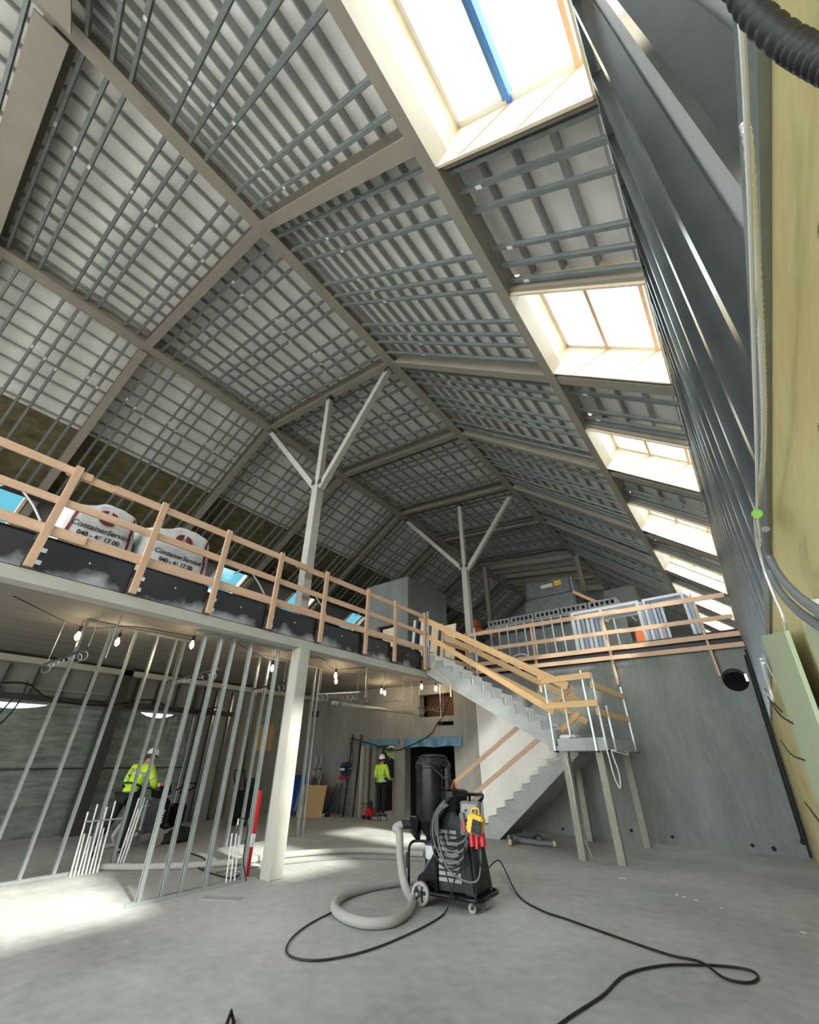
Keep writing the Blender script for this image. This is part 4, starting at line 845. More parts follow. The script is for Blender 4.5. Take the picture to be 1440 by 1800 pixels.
for p in ((.39, -.28), (.44, .16)):
    c = L(MB().lathe([(.05, -.016), (.05, .016)], (p[0], p[1], .05), 20, Matrix.Rotation(PI / 2, 3, 'X')), 'caster', 'hose', True)
    L(MB().box((p[0], p[1] - .024, .075), (.04, .006, .07)).box((p[0], p[1] + .024, .075), (.04, .006, .07)).box((p[0], p[1], .112), (.07, .06, .01)), 'fork', 'galvd', parent=c)

def F(u, v, z=.01): p = ZP(u, v, 0); return V((p.x, p.y, z))
# suction hose, dusty fabric
hp = [DX @ V((-.71, -.10, .80)), DX @ V((-.78, -.16, .76)), YP(702, 1465, 5.85), YP(704, 1510, 5.80), YP(712, 1556, 5.70), F(724, 1592, .06), F(719, 1611, .055), F(690, 1631, .055), F(640, 1634, .055), F(600, 1620, .055), F(588, 1602, .055), F(606, 1583, .055), F(650, 1568, .055), F(700, 1559, .055), F(728, 1555, .055)]
sp = smoothpath(hp, 10); rr = [.052 + .0025 * (i % 2) for i in range(len(sp))]
tag(MB().tube(sp, rr, 14).build('suction_hose', 'hose', smooth=True), 'thick dusty grey hose from the black drum, looping over the floor', 'hose')
sp = smoothpath([F(160, 1530, .05), F(260, 1530, .05), F(400, 1523, .05), F(520, 1507, .05), F(640, 1500, .05), F(745, 1507, .05)], 10)
tag(MB().tube(sp, .05, 12).build('suction_hose', 'hose', smooth=True), 'long dusty hose lying behind the pale column towards the grinder', 'hose')
def fcable(pts, r, m, label): return tag(MB().tube(smoothpath([F(u, v, r + .002) for u, v in pts], 8), r, 8).build('power_cable', m, smooth=True), label, 'cable')
dp = DX @ V((.55, -.36, .85)); dq = DX @ V((.60, -.40, .45))
tag(MB().tube(smoothpath([dp, dq, F(880, 1535, .16), F(910, 1575, .02), F(950, 1602, .015), F(1000, 1620, .015), F(1100, 1656, .015), F(1180, 1683, .015), F(1235, 1700, .03), F(1275, 1725, .02), F(1315, 1732, .015), F(1334, 1724, .015), F(1325, 1712, .015), F(1290, 1704, .015), F(1225, 1700, .015), F(1160, 1702, .015), F(1100, 1718, .015), F(1060, 1755, .015), F(1000, 1795, .015), F(930, 1850, .015)], 8), .0105, 8).build('power_cable', 'black', smooth=True), 'black power cable running from the extractor to a loop in the right foreground', 'cable')
dp = DX @ V((.14, -.40, .12))
tag(MB().tube(smoothpath([dp, F(780, 1610, .015), F(740, 1635, .015), F(660, 1670, .015), F(580, 1690, .015), F(525, 1690, .015), F(503, 1675, .015), F(515, 1650, .015), F(548, 1625, .015), F(585, 1606, .015)], 8), .0095, 8).build('power_cable', 'dusty', smooth=True), 'dusty cable sweeping in a wide loop before the suction hose', 'cable')
fcable([(380, 1535), (500, 1520), (620, 1510), (745, 1515)], .011, 'cablegrey', 'thin cable lying beside the long hose behind the column')
fcable([(330, 1500), (360, 1512), (345, 1525), (400, 1545), (430, 1535)], .012, 'black', 'dark cable curling on the floor right of the grinder')
# hoses heaped by the wall
t = empty('hose_heap', (-6.1, 11.2, 0), 0, 'pile of cut grey hoses on the floor below the lower stair', 'hoses')
for pts in ([(895, 1478), (915, 1474), (945, 1474), (948, 1482)], [(898, 1487), (915, 1484), (950, 1488), (976, 1490)], [(905, 1478), (925, 1484), (945, 1476)]):
    MB().tube(smoothpath([F(u, v, .06) for u, v in pts], 6), .05, 12).build('hose_piece', 'cablegrey', t, smooth=True)
for u, v in ((897, 1487), (975, 1490)): MB().tube([F(u - 2, v, .06), F(u + 2, v, .06)], .055, 12).build('tape_end', 'tapey', t, smooth=True)
tag(MB().tube([F(866, 1459, .02), F(905, 1466, .02), F(930, 1469, .02)], .02, 8).build('pipe_offcut', 'white', smooth=True), 'pale pipe lying along the wall foot under the lower stair', 'pipe')
for i, (u, v, s) in enumerate([(1093, 1544, .055), (1190, 1573, .025), (1203, 1577, .025), (1224, 1583, .02), (1269, 1597, .018), (1413, 1640, .03)]):
    p = F(u, v, .003); tag(MB().box(p, (s * 2, s * 1.5, .004), Matrix.Rotation(.5 + i, 3, 'Z')).build('paper_scrap', 'white'), f'small white scrap on the open floor, {ORD[i]} of six from the left', 'scrap', 'white scraps on the floor')
p = F(405, 1793, .0); tag(MB().tube([F(395, 1815, .02), F(404, 1796, .05), F(410, 1806, .02)], .014, 8).build('hose_offcut', 'black', smooth=True), 'black tip of a hose at the bottom edge', 'hose')
tag(MB().box(F(935 / 2.4, 1580, .004), (.55, .18, .006), Matrix.Rotation(.5, 3, 'Z')).build('cement_patch', 'slab'), 'rough pale mortar smear on the floor before the floor track', 'patch')

# ------------------------------------------------------------------ people
def person(loc, rz, label, pose, lean=0.0):
    p = empty('person', loc, rz, label, 'person')
    P = pose; J = P['joints']; names = list(J); idx = {n: i for i, n in enumerate(names)}
    E_ = [(idx[a], idx[b]) for a, b in P['bones']]
    SHR = {'tl', 'tr', 'pelvis', 'waist', 'chest', 'shl', 'shr', 'ell', 'elr', 'hl', 'hr', 'kl', 'kr', 'al', 'ar'}
    def rr_(n): r_ = P['rad'][n]; r_ = r_ if isinstance(r_, tuple) else (r_, r_); return tuple(c * .74 for c in r_) if n in SHR else r_
    body = skin('body', [J[n] for n in names], E_, [rr_(n) for n in names], 'skin', p, 2, idx['pelvis'])
    def part(name, bones, m, grow, rads=None, sub=2):
        ns = [];
        for a, b in bones:
            for q in (a, b):
                if q not in ns: ns.append(q)
        id2 = {n: i for i, n in enumerate(ns)}
        rr = [tuple(c * 1 + grow for c in (P['rad'][n] if isinstance(P['rad'][n], tuple) else (P['rad'][n],) * 2)) if not (rads and n in rads) else rads[n] for n in ns]
        return skin(name, [J[n] for n in ns], [(id2[a], id2[b]) for a, b in bones], rr, m, p, sub, 0)
    jk = part('jacket', P['jacket'], 'hiviz', .018, P.get('jrad')); tr = part('trousers', P['trousers'], 'navy', .02)
    for a, b in P['boots']:
        A, B = V(J[a]), V(J[b]); skin('boot', [A, B, B + (B - A) * .15], [(0, 1), (1, 2)], [.05, .05, .04], 'black', p, 2)
    # reflective bands round torso and sleeves
    def band(a, b, f_, r, w_, m='reflect', el=1.0):
        A, B = V(J[a]), V(J[b]); c = A + (B - A) * f_; d = (B - A).normalized()
        x = d.cross(V((0, 1, 0))); x = (V((1, 0, 0)) if x.length < .1 else x).normalized(); y = d.cross(x)
        k = MB(); n = 24; vs = []
        for s in (-w_, w_):
            for j in range(n): u = 2 * PI * j / n; vs.append(c + d * s + x * math.cos(u) * r * el + y * math.sin(u) * r)
        k.add(vs, [(j, (j + 1) % n, n + (j + 1) % n, n + j) for j in range(n)])
        o = link('reflective_band', k.mesh('reflective_band', M[m], True), jk, local=True); sf = o.modifiers.new('t', 'SOLIDIFY'); sf.thickness = .004; return o
    for a in P['bands']: band(*a)
    # head
    H = V(J['head']); R = P['headrot']
    hd = MB(); vs = []
    n1, n2 = 16, 20
    for i in range(n1 + 1):
        th = PI * i / n1
        for j in range(n2):
            ph = 2 * PI * j / n2; x, y, z = math.sin(th) * math.cos(ph) * .076, math.sin(th) * math.sin(ph) * .096, math.cos(th) * .118
            if z < 0: x *= 1 - .25 * (z / -.118); y *= 1 - .12 * (z / -.118)
            if y > .06 and abs(x) < .02 and -.03 < z < .02: y += .02
            if y > .06 and abs(x) > .018 and abs(x) < .05 and .0 < z < .03: y -= .008
            vs.append(H + R @ V((x, y, z)))
    hd.add(vs, [(i * n2 + j, i * n2 + (j + 1) % n2, (i + 1) * n2 + (j + 1) % n2, (i + 1) * n2 + j) for i in range(n1) for j in range(n2)])
    h = link('head', hd.mesh('head', M['skin'], True), p, local=True)
    for s in (-1, 1): link('ear', MB().lathe([(.012, -.01), (.026, 0), (.018, .012)], H + R @ V((s * .078, -.005, -.005)), 10, R @ Matrix.Rotation(PI / 2, 3, 'Y')).mesh('ear', M['skin'], True), h, local=True)
    link('hair', MB().lathe([(.079, -.05), (.088, -.02), (.085, .05), (.05, .1)], H + R @ V((0, -.022, 0)), 20, R).mesh('hair', M['hair'], True), h, local=True)
    prof_ = [(.118, .028), (.112, .034), (.105, .05), (.104, .08), (.095, .115), (.07, .14), (.035, .153), (.002, .156)]
    hm = link('hard_hat', MB().lathe(prof_, H + R @ V((0, -.004, 0)), 28, R).mesh('hard_hat', M['white'], True), p, local=True)
    brim = MB().prism([H + R @ V((math.cos(a) * .108, math.sin(a) * (.108 + (.035 if 0 < a < PI else 0) * math.sin(a)), .026)) for a in [2 * PI * j / 28 for j in range(28)]], R @ V((0, 0, .008)))
    link('brim', brim.mesh('brim', M['white']), hm, local=True)
    link('ridge', MB().tube([H + R @ V((0, y, z)) for y, z in ((-.09, .118), (-.04, .155), (.03, .156), (.08, .128))], .012, 6).mesh('ridge', M['white'], True), hm, local=True)
    link('headband', MB().lathe([(.107, .0), (.108, .028)], H + R @ V((0, -.004, 0)), 24, R).mesh('headband', M['black'], True), hm, local=True)
    # hands
    for s, wr, dirv, palm in P['hands']:
        W_ = V(J[wr]); d = V(dirv).normalized(); n = V(palm).normalized(); sd_ = d.cross(n).normalized() * s
        pv = [W_, W_ + d * .05, W_ + d * .085]; hand = skin('glove' if P.get('gloves') else 'hand', pv, [(0, 1), (1, 2)], [(.028, .02), (.042, .018), (.04, .016)], 'cablegrey' if P.get('gloves') else 'skin', p, 1)
        for k, (o_, ln) in enumerate([(-.03, .062), (-.01, .075), (.01, .07), (.03, .055)]):
            b = W_ + d * .085 + sd_ * o_; skin('finger', [b, b + d * ln * .45 + n * .008, b + d * ln * .62 + n * .035, b + d * ln * .45 + n * .055], [(0, 1), (1, 2), (2, 3)], [.011, .010, .009, .008], 'cablegrey' if P.get('gloves') else 'skin', hand, 1)
        b = W_ + d * .03 - sd_ * .035; skin('thumb', [b, b + d * .03 - sd_ * .025 + n * .01, b + d * .055 - sd_ * .02 + n * .03], [(0, 1), (1, 2)], [.014, .012, .010], 'cablegrey' if P.get('gloves') else 'skin', hand, 1)
    return p, jk
RAD = dict(pelvis=(.135, .10), waist=(.125, .095), chest=(.155, .11), neck=.055, headb=.05, shl=.07, shr=.07, ell=.048, elr=.048, wrl=.03, wrr=.03, hl=.085, hr=.085, kl=.06, kr=.06, al=.042, ar=.042, tl=.03, tr=.03)
BONES = [('pelvis', 'waist'), ('waist', 'chest'), ('chest', 'neck'), ('neck', 'headb'), ('chest', 'shl'), ('shl', 'ell'), ('ell', 'wrl'), ('chest', 'shr'), ('shr', 'elr'), ('elr', 'wrr'), ('pelvis', 'hl'), ('hl', 'kl'), ('kl', 'al'), ('al', 'tl'), ('pelvis', 'hr'), ('hr', 'kr'), ('kr', 'ar'), ('ar', 'tr')]
JB = [('waist', 'chest'), ('chest', 'shl'), ('shl', 'ell'), ('ell', 'wrl'), ('chest', 'shr'), ('shr', 'elr'), ('elr', 'wrr'), ('pelvis', 'waist')]
TB = [('pelvis', 'hl'), ('hl', 'kl'), ('kl', 'al'), ('pelvis', 'hr'), ('hr', 'kr'), ('kr', 'ar')]
def pose(j, bands, hands, headrot, gloves=False):
    r = dict(RAD); r['head'] = .05; j = dict(j)
    return dict(joints=j, bones=BONES + [('headb', 'head')], rad=r, jacket=JB, trousers=TB, boots=[('al', 'tl'), ('ar', 'tr')], bands=bands, hands=hands, headrot=headrot, gloves=gloves, jrad={'wrl': (.042, .042), 'wrr': (.042, .042), 'pelvis': (.165, .125)})
j2 = dict(pelvis=(0, 0, .96), waist=(0, -.01, 1.12), chest=(0, -.01, 1.36), neck=(0, .0, 1.52), headb=(0, .01, 1.58), head=(0, .01, 1.66), shl=(-.19, 0, 1.44), shr=(.19, 0, 1.44), ell=(-.25, -.02, 1.17), elr=(.27, .02, 1.17), wrl=(-.20, .18, 1.02), wrr=(.20, .22, 1.06),
          hl=(-.09, 0, .90), hr=(.09, 0, .90), kl=(-.10, .03, .50), kr=(.10, .03, .50), al=(-.10, -.02, .09), ar=(.10, -.02, .09), tl=(-.12, .12, .04), tr=(.12, .12, .04))
p2, jk2 = person((-10.33, 12.12, .09), .05, 'person in yellow high-visibility jacket and white helmet standing in the doorway', pose(j2,
    [('waist', 'chest', -.45, .172, .025, 'reflect', 1.12), ('waist', 'chest', .1, .165, .02, 'reflect', 1.12), ('shl', 'ell', .35, .075, .02), ('shr', 'elr', .35, .075, .02)],
    [(-1, 'wrl', (.1, 1, -.2), (0, 0, 1)), (1, 'wrr', (-.1, 1, -.2), (0, 0, 1))], Matrix.Rotation(.18, 3, 'X')))
p2.scale = (.94, .94, .93)
j1 = dict(pelvis=(0, 0, .93), waist=(0, .07, 1.08), chest=(0, .17, 1.28), neck=(0, .25, 1.42), headb=(0, .29, 1.48), head=(0, .33, 1.55), shl=(-.19, .19, 1.35), shr=(.19, .19, 1.35), ell=(-.33, .20, 1.10), elr=(.27, .28, 1.08), wrl=(-.20, .42, 1.02), wrr=(.14, .48, 1.02),
          hl=(-.09, -.01, .88), hr=(.09, .0, .88), kl=(-.14, -.12, .48), kr=(.10, .08, .49), al=(-.18, -.36, .10), ar=(.12, .02, .09), tl=(-.18, -.22, .04), tr=(.13, .16, .04))
p1, jk1 = person((-10.95, 4.72, 0), .42, 'person in yellow high-visibility jacket and black trousers pushing the floor grinder', pose(j1,
    [('waist', 'chest', .62, .178, .022, 'reflect', 1.12), ('pelvis', 'waist', .75, .174, .018, 'black', 1.12), ('shl', 'ell', .6, .07, .022), ('shr', 'elr', .6, .07, .022)],
    [(-1, 'wrl', (.3, 1, -.1), (0, 0, -1)), (1, 'wrr', (-.2, 1, -.1), (0, 0, -1))], Matrix.Rotation(-.25, 3, 'X'), True))
p1.scale = (1.1, 1.1, 1.08)
def local_text(par, body, size, o, ex, ey, m):
    me_o = text('print', body, size, frame(V(o), ex, ey), m, None); me_o.parent = par; return me_o
local_text(jk1, 'tact', .10, (0, -.0, 1.31), (1, 0, 0), (0, .45, .89), 'ink').location = (0, -.035, .03)
t_ = MB().lathe([(.045, 0), (.045, .004)], (0, -.150, 1.33), 20, Matrix.Rotation(PI / 2, 3, 'X')); link('print', t_.mesh('print', M['reflect']), jk2, local=True)

# ------------------------------------------------------------------ floor grinder
g = empty('floor_grinder', (-11.62, 5.92, 0), .42, 'dark floor grinding machine with pale side wheels before the yellow-jacketed person', 'floor grinder')
def G(mb, name, m, smooth=False, bevel=0, parent=None): return link(name, mb.mesh(name, M[m], smooth, bevel), parent or g, local=True)
G(MB().lathe([(.42, .03), (.43, .05), (.43, .20), (.38, .24), (.2, .28)], (.05, .35, 0), 36), 'grinding_head', 'dusty', True)
G(MB().lathe([(.435, .03), (.44, .06), (.435, .09)], (.05, .35, 0), 36), 'skirt', 'black', True)
G(MB().box((.05, .32, .52), (.36, .34, .42)), 'motor', 'blackp', bevel=.05)
G(MB().box((.0, -.22, .55), (.34, .34, .62)), 'cabinet', 'blackp', bevel=.05)
G(MB().box((.0, -.28, 1.0), (.38, .24, .22), Matrix.Rotation(.4, 3, 'X')), 'control_box', 'blackp', bevel=.03)
G(MB().box((.06, -.34, 1.13), (.12, .08, .07)), 'beacon_block', 'red', bevel=.01); G(MB().box((-.02, -.36, 1.12), (.05, .06, .06)), 'label_block', 'white')
G(MB().prism([(.20, -.45, .18), (.24, -.45, .18), (.24, .2, .22), (.20, .2, .22)], (0, 0, .07)), 'side_frame', 'hose'); G(MB().prism([(-.24, -.45, .18), (-.20, -.45, .18), (-.20, .2, .22), (-.24, .2, .22)], (0, 0, .07)), 'side_frame', 'hose')
G(MB().box((.19, -.38, .55), (.05, .08, .55)), 'frame_post', 'hose', bevel=.01); G(MB().box((-.19, -.38, .55), (.05, .08, .55)), 'frame_post', 'hose', bevel=.01)
G(MB().box((.19, -.42, .78), (.06, .03, .06)), 'orange_knob', 'orange')
for x in (-.3, .3): 
    wv = G(MB().lathe([(.08, -.04), (.15, -.04), (.165, -.02), (.165, .02), (.15, .04), (.08, .04)], (x, -.40, .165), 28, Matrix.Rotation(PI / 2, 3, 'Y')), 'wheel', 'hose', True); G(MB().lathe([(.08, -.03), (.08, .03)], (x, -.40, .165), 16, Matrix.Rotation(PI / 2, 3, 'Y')), 'hub', 'dusty', parent=wv)
G(MB().tube(smoothpath([(-.3, -.62, 1.04), (-.32, -.5, 1.06), (-.2, -.36, 1.05), (.2, -.36, 1.05), (.32, -.5, 1.06), (.3, -.62, 1.04)], 5), .016, 8), 'handle', 'blackp', True)
G(MB().tube(smoothpath([(.1, .1, 1.0), (.2, .35, 1.12), (.35, .45, 1.1), (.33, .3, 1.0), (.2, .1, .95)], 6), .018, 8), 'front_guard', 'blackp', True)
G(MB().tube(smoothpath([(-.15, -.3, .75), (-.35, -.55, .6), (-.5, -.75, .25), (-.55, -.6, .06), (-.7, -.9, .05)], 8), .045, 12), 'dust_hose', 'hose', True)
hx_ = Matrix.Translation((-11.62, 5.92, 0)) @ Matrix.Rotation(.42, 4, 'Z')
o = text('print', 'Xtreme', .16, hx_ @ frame((.265, -.40, .42), (0, .1, 1), (-1, 0, .1)), 'white'); o.parent = g; o.matrix_parent_inverse = wmat(g).inverted()
# second dark machine near the rear partition
t = empty('floor_machine', (-12.6, 8.9, 0), 0, 'black machine with tall handle standing behind the rear partition studs', 'machine')
MB().bb(-12.95, -12.45, 8.6, 9.1, .18, .85).build('body', 'blackp', t, bevel=.05); MB().bb(-12.85, -12.55, 8.7, 9.0, .85, 1.15).build('hood', 'dusty', t, bevel=.04)
MB().tube(smoothpath([(-12.9, 8.6, .8), (-12.95, 8.45, 1.15), (-12.9, 8.42, 1.35), (-12.5, 8.42, 1.35), (-12.45, 8.45, 1.15), (-12.5, 8.6, .8)], 5), .018, 8).build('handle', 'blackp', t, smooth=True)
for x in (-12.95, -12.45): MB().lathe([(.13, -.03), (.13, .03)], (x, 8.65, .13), 20, Matrix.Rotation(PI / 2, 3, 'Y')).build('wheel', 'dusty', t)

# ------------------------------------------------------------------ big white sacks on the mezzanine
def sack(cx, cy, w_, d_, h, seed, label, txt, full=1):
    rnd = random.Random(seed); t = empty('rubble_sack', (cx, cy, ZM), 0, label, 'sack', 'rubble sacks on the mezzanine'); ph = [rnd.uniform(0, 6) for _ in range(8)]
    NX, NZ = 64, 30; vs = []
    def pt(a, v, off=0):
        c, s = math.cos(a), math.sin(a); k = (abs(c) ** 5 + abs(s) ** 5) ** (-1 / 5)
        b = 1 + .06 * math.sin(PI * min(1, v * 1.1)) - .05 * v; top = h * (1 + .05 * math.sin(2 * a + ph[0]) + .05 * math.sin(3 * a + ph[1]))
        cr = .014 * math.sin(14 * a + 9 * v + ph[2]) * v + .012 * math.sin(23 * a - 14 * v + ph[3]) * v * v + .01 * math.sin(31 * v + 5 * a)
        r = k * b + cr + off
        return V((cx + c * r * d_ / 2, cy + s * r * w_ / 2, ZM + top * v))
    for i in range(NZ + 1):
        for j in range(NX): vs.append(pt(2 * PI * j / NX, i / NZ))
    m_ = len(vs)
    for i in range(1, 5):     # rumpled top
        q = 1 - i / 5
        for j in range(NX):
            a = 2 * PI * j / NX; p_ = pt(a, 1); vs.append(V((cx + (p_.x - cx) * q, cy + (p_.y - cy) * q, p_.z + .05 * math.sin(i * 1.1) + .035 * math.sin(5 * a + i * 2 + ph[4]))))
    n = NZ + 5; fs = [(i * NX + j, i * NX + (j + 1) % NX, (i + 1) * NX + (j + 1) % NX, (i + 1) * NX + j) for i in range(n - 1) for j in range(NX)] + [tuple((n - 1) * NX + j for j in range(NX))]
    MB().add(vs, fs).build('bag', 'bag', t, smooth=True)
    for y in (-.78, .80):     # red bands on the front, conforming
        k = MB(); vv = []
        for i in range(13):
            v = .42 + .55 * i / 12
            for s in (-.03, .03): vv.append(pt(math.atan2(y + s / .6, 1.0), v, .02))
        k.add(vv, [(2 * i, 2 * i + 1, 2 * i + 3, 2 * i + 2) for i in range(12)]); k.build('red_band', 'maroon', t)
    xf = max(p_.x for p_ in vs) + .006
    for body, sz, z, sh in txt: text('print', body, sz, frame((xf, cy, ZM + z), (0, 1, 0), (0, 0, 1)), 'ink', t, shear=sh, bold=.004 if sh == 0 else .002)
    lg = MB(); c = V((xf, cy + .02, ZM + h * .86)); r = .165
    for k in range(3):
        a0 = PI / 2 + k * 2 * PI / 3 + .14; poly = [c + V((0, .03 * math.cos(a0 + 1), .03 * math.sin(a0 + 1)))] + [c + V((0, r * math.cos(a0 + q * 1.8 / 4), r * .8 * math.sin(a0 + q * 1.8 / 4))) for q in range(5)]
        lg.prism(poly, (.003, 0, 0))
    lg.build('logo', 'maroon', t)
    yf = min(p_.y for p_ in vs) - .004
    text('print', 'Kontor\nFastig\n44 34 00\nskogs.se', .12, frame((cx + .05, yf, ZM + .62), (1, 0, 0), (0, 0, 1)), 'cablegrey', t, shear=.3)
sack(-8.18, 1.68, 1.12, .9, 1.12, 4, 'white rubble sack with red bands and round maroon logo, left of the two', [('ContainerService', .125, .72, .3), ('040 - 46 17 00', .105, .58, 0), ('www.containerService.nu', .082, .47, 0)])
sack(-8.18, 2.97, 1.3, .9, 1.22, 4, 'white rubble sack with red bands and maroon logo, right of the two', [('ContainerService', .125, .72, .3), ('040 - 46 17 00', .105, .58, 0), ('www.containerService.nu', .082, .47, 0)])

# ------------------------------------------------------------------ upper floor: concrete lift core and stored goods
cs = empty('lift_core', (-10.8, 14.2, ZM), 0, 'grey concrete box rising behind the stair top with smudged right face', 'concrete box')
k = MB(); cells(k, [-11.95, -9.71, -11.3, -10.35], [ZM, 8.17, 6.3], 12.7, 12.9, [(-11.3, -10.35, ZM, 6.3)]); k.bb(-9.91, -9.71, 12.9, 15.6, ZM, 8.17); k.bb(-11.95, -11.75, 12.9, 15.6, ZM, 8.17); k.bb(-11.75, -9.91, 15.4, 15.6, ZM, 8.17); k.bb(-11.75, -9.91, 12.9, 15.4, 7.97, 8.17)
k.build('walls', 'wall', cs); MB().bb(-11.2, -10.4, 12.95, 13.0, ZM, 6.25).build('board', 'ply_w', cs)
for i, (x, y, m, z1, lx) in enumerate([(-9.35, 12.3, 'whitefr', 6.2, .1), (-9.2, 12.35, 'black', 6.1, .12), (-9.0, 12.3, 'white', 6.15, .16), (-8.8, 12.4, 'bluefr', 6.05, .1), (-8.55, 12.35, 'ply_w', 5.9, .3), (-8.15, 12.4, 'ply_w', 5.8, .6)]):
    tag(MB().prism([(x, y, ZM), (x + lx, y, ZM), (x + lx + .05, y + .25, z1), (x + .05, y + .25, z1)], (0, .04, 0)).build('leaning_sheet', m), f'upright board or profile stored behind the stair head, {ORD[i]} from the left', 'board', 'boards stored behind the stair head')
# low guard behind the stair opening
for i, (x, z) in enumerate([(-7.1, 4.3), (-7.1, 4.8), (-7.1, 5.2)]):
    plank((x, 11.2, z), (x, 12.6, z), .028, .12, f'short guard board between stair head and end wall rail, {ORD[i]} from the bottom', group='short guard boards at the stair head')
plank((-7.08, 12.55, 3.75), (-7.08, 12.55, 5.35), .05, .1, 'upright post where the stair guard meets the end wall rail', 'post', name='guardrail_post', up=(0, 1, 0))
plank((-7.08, 11.1, 3.75), (-7.08, 11.1, 5.35), .05, .1, 'upright post at the inner corner of the stair head', 'post', name='guardrail_post', up=(0, 1, 0))
# unfinished partition frames beyond the end wall rail
for k_ in range(14):
    x = -7.6 + .36 * k_
    tag(stick('partition_stud', 'up', STP, (x, 15.6 + .02 * k_, ZM), (x, 15.6 + .02 * k_, 6.35), 'galv2' if k_ % 3 else 'bluefr', (0, 1, 0)), f'upright steel stud of the platform front, {ORD[k_]} from the left', 'stud', 'studs below the far platform')
tag(MB().bb(-8.0, -2.6, 16.0, 18.6, 6.36, 6.44).build('platform_deck', 'slab'), 'grey platform deck above the far steel studs', 'platform')
tag(MB().bb(-7.9, -2.7, 16.9, 17.0, ZM, 6.3).build('partition_board', 'outer'), 'grey board wall behind the far steel studs', 'board')
for k_ in range(5):
    x = -7.9 + 1.05 * k_; t = empty('hollow_plank', (x, 16.2, 6.45), 0, f'hollow concrete block on the platform front, {ORD[k_]} from the left', 'block', 'hollow concrete blocks on the platform')
    kk = MB(); cells(kk, [x, x + 1.0] + [x + .08 + .18 * q for q in range(5)] + [x + .2 + .18 * q for q in range(5)], [6.45, 6.70, 6.50, 6.64], 16.0, 16.9, [(x + .08 + .18 * q, x + .2 + .18 * q, 6.50, 6.64) for q in range(5)]); kk.build('block', 'slab', t)
# wrapped air handling unit
t = empty('wrapped_unit', (-5.8, 18, 6.7), 0, 'large unit wrapped in clear film with a yellow label on the platform', 'wrapped unit')
MB().bb(-6.5, -4.45, 17.2, 18.6, 7.62, 8.42).build('upper_box', 'wrap', t, bevel=.08); MB().bb(-6.6, -4.4, 17.15, 18.7, 6.78, 7.60).build('lower_box', 'wrap', t, bevel=.06)
MB().bb(-6.8, -4.3, 17.05, 18.75, 6.44, 6.76).build('pallet', 'timber_grey', t); MB().bb(-5.15, -4.85, 17.16, 17.19, 8.05, 8.28).build('label_patch', 'yellow', t); MB().bb(-5.75, -5.22, 17.16, 17.19, 8.05, 8.2).build('label_patch', 'white', t)
MB().bb(-4.5, -4.42, 17.3, 18.5, 7.7, 8.35).build('end_cap', 'bluefr', t)
t = empty('wrapped_pallet', (-3, 19, ZM), 0, 'smaller grey wrapped pallet right of the large wrapped unit', 'wrapped unit'); MB().bb(-3.6, -2.3, 18.6, 19.8, 6.8, 7.9).build('goods', 'outer', t, bevel=.05); MB().bb(-3.6, -2.3, 18.6, 19.8, ZM, 6.75).build('stack', 'wrap', t, bevel=.05)
t = empty('scissor_lift', (-9.2, 17.5, ZM), 0, 'orange lifting machine in the dark beside the left far roof post', 'lift'); MB().beam((-9.9, 18, 7.2), (-8.0, 17.2, 6.4), .25, .2).build('arm', 'orange', t); MB().bb(-10.2, -9.5, 17.6, 18.3, ZM, 5.6).build('base', 'black', t, bevel=.08); MB().bb(-9.95, -9.35, 17.7, 18.2, 7.1, 7.5).build('basket', 'orange', t, bevel=.04); MB().beam((-9.85, 17.95, 5.6), (-9.7, 17.95, 7.1), .16, .16, (0, 1, 0)).build('mast', 'dusty', t)
for i, (a, b) in enumerate([((-4.2, 16.2, 7.3), (-3.1, 16.4, 6.5)), ((-4.2, 16.2, 6.7), (-3.2, 16.4, 6.0))]): plank(a, b, .04, .12, f'sloping timber rail down from the platform, {("upper", "lower")[i]} one', m='pine_y', name='handrail_plank')
# white window frames stacked
def wframe(x0, x1, y0, z0, z1, dy, m, label, w_=.09):
    k = MB(); y1 = y0 + .07
    k.prism([(x0, y0, z0), (x0 + w_, y0, z0), (x0 + w_, y0 + dy, z1), (x0, y0 + dy, z1)], (0, .07, 0)); k.prism([(x1 - w_, y0, z0), (x1, y0, z0), (x1, y0 + dy, z1), (x1 - w_, y0 + dy, z1)], (0, .07, 0))
    k.prism([(x0 + w_, y0, z0), (x1 - w_, y0, z0), (x1 - w_, y0, z0 + w_), (x0 + w_, y0, z0 + w_)], (0, .07, 0)); k.prism([(x0 + w_, y0 + dy, z1 - w_), (x1 - w_, y0 + dy, z1 - w_), (x1 - w_, y0 + dy, z1), (x0 + w_, y0 + dy, z1)], (0, .07, 0))
    return tag(k.build('window_casement', m), label, 'window frame', 'stacked window frames')
for k_ in range(7): wframe(-3.75 + .11 * k_, -1.72 + .05 * k_, 13.5 + .12 * k_, ZM, 5.72 - .02 * k_, .12, 'whitefr' if k_ % 3 != 2 else 'bluefr', f'white window frame of the wide stack, {ORD[k_]} from the front')
for k_ in range(5): wframe(-1.62 + .09 * k_, -.55 + .05 * k_, 13.5 + .12 * k_, ZM, 5.72 - .02 * k_, .12, 'bluefr' if k_ % 2 else 'whitefr', f'narrow window frame of the right stack, {ORD[k_]} from the front', .07)
t = empty('safety_barrier', (-2.6, 15, 5), 0, 'orange safety barrier glimpsed behind the stacked window frames', 'barrier'); MB().bb(-2.3, -1.5, 15.4, 15.45, 4.9, 5.3).build('panel', 'orange', t)
for x_ in (-2.25, -1.55): MB().bb(x_ - .03, x_ + .03, 15.40, 15.46, ZM, 4.9).build('leg', 'galvd', t)
tag(MB().bb(-6.2, -4.6, 13.3, 13.9, ZM + .0, ZM + .32).build('insulation_pack', 'darkbeam', bevel=.03), 'flat dark package lying behind the end wall guardrail', 'package')
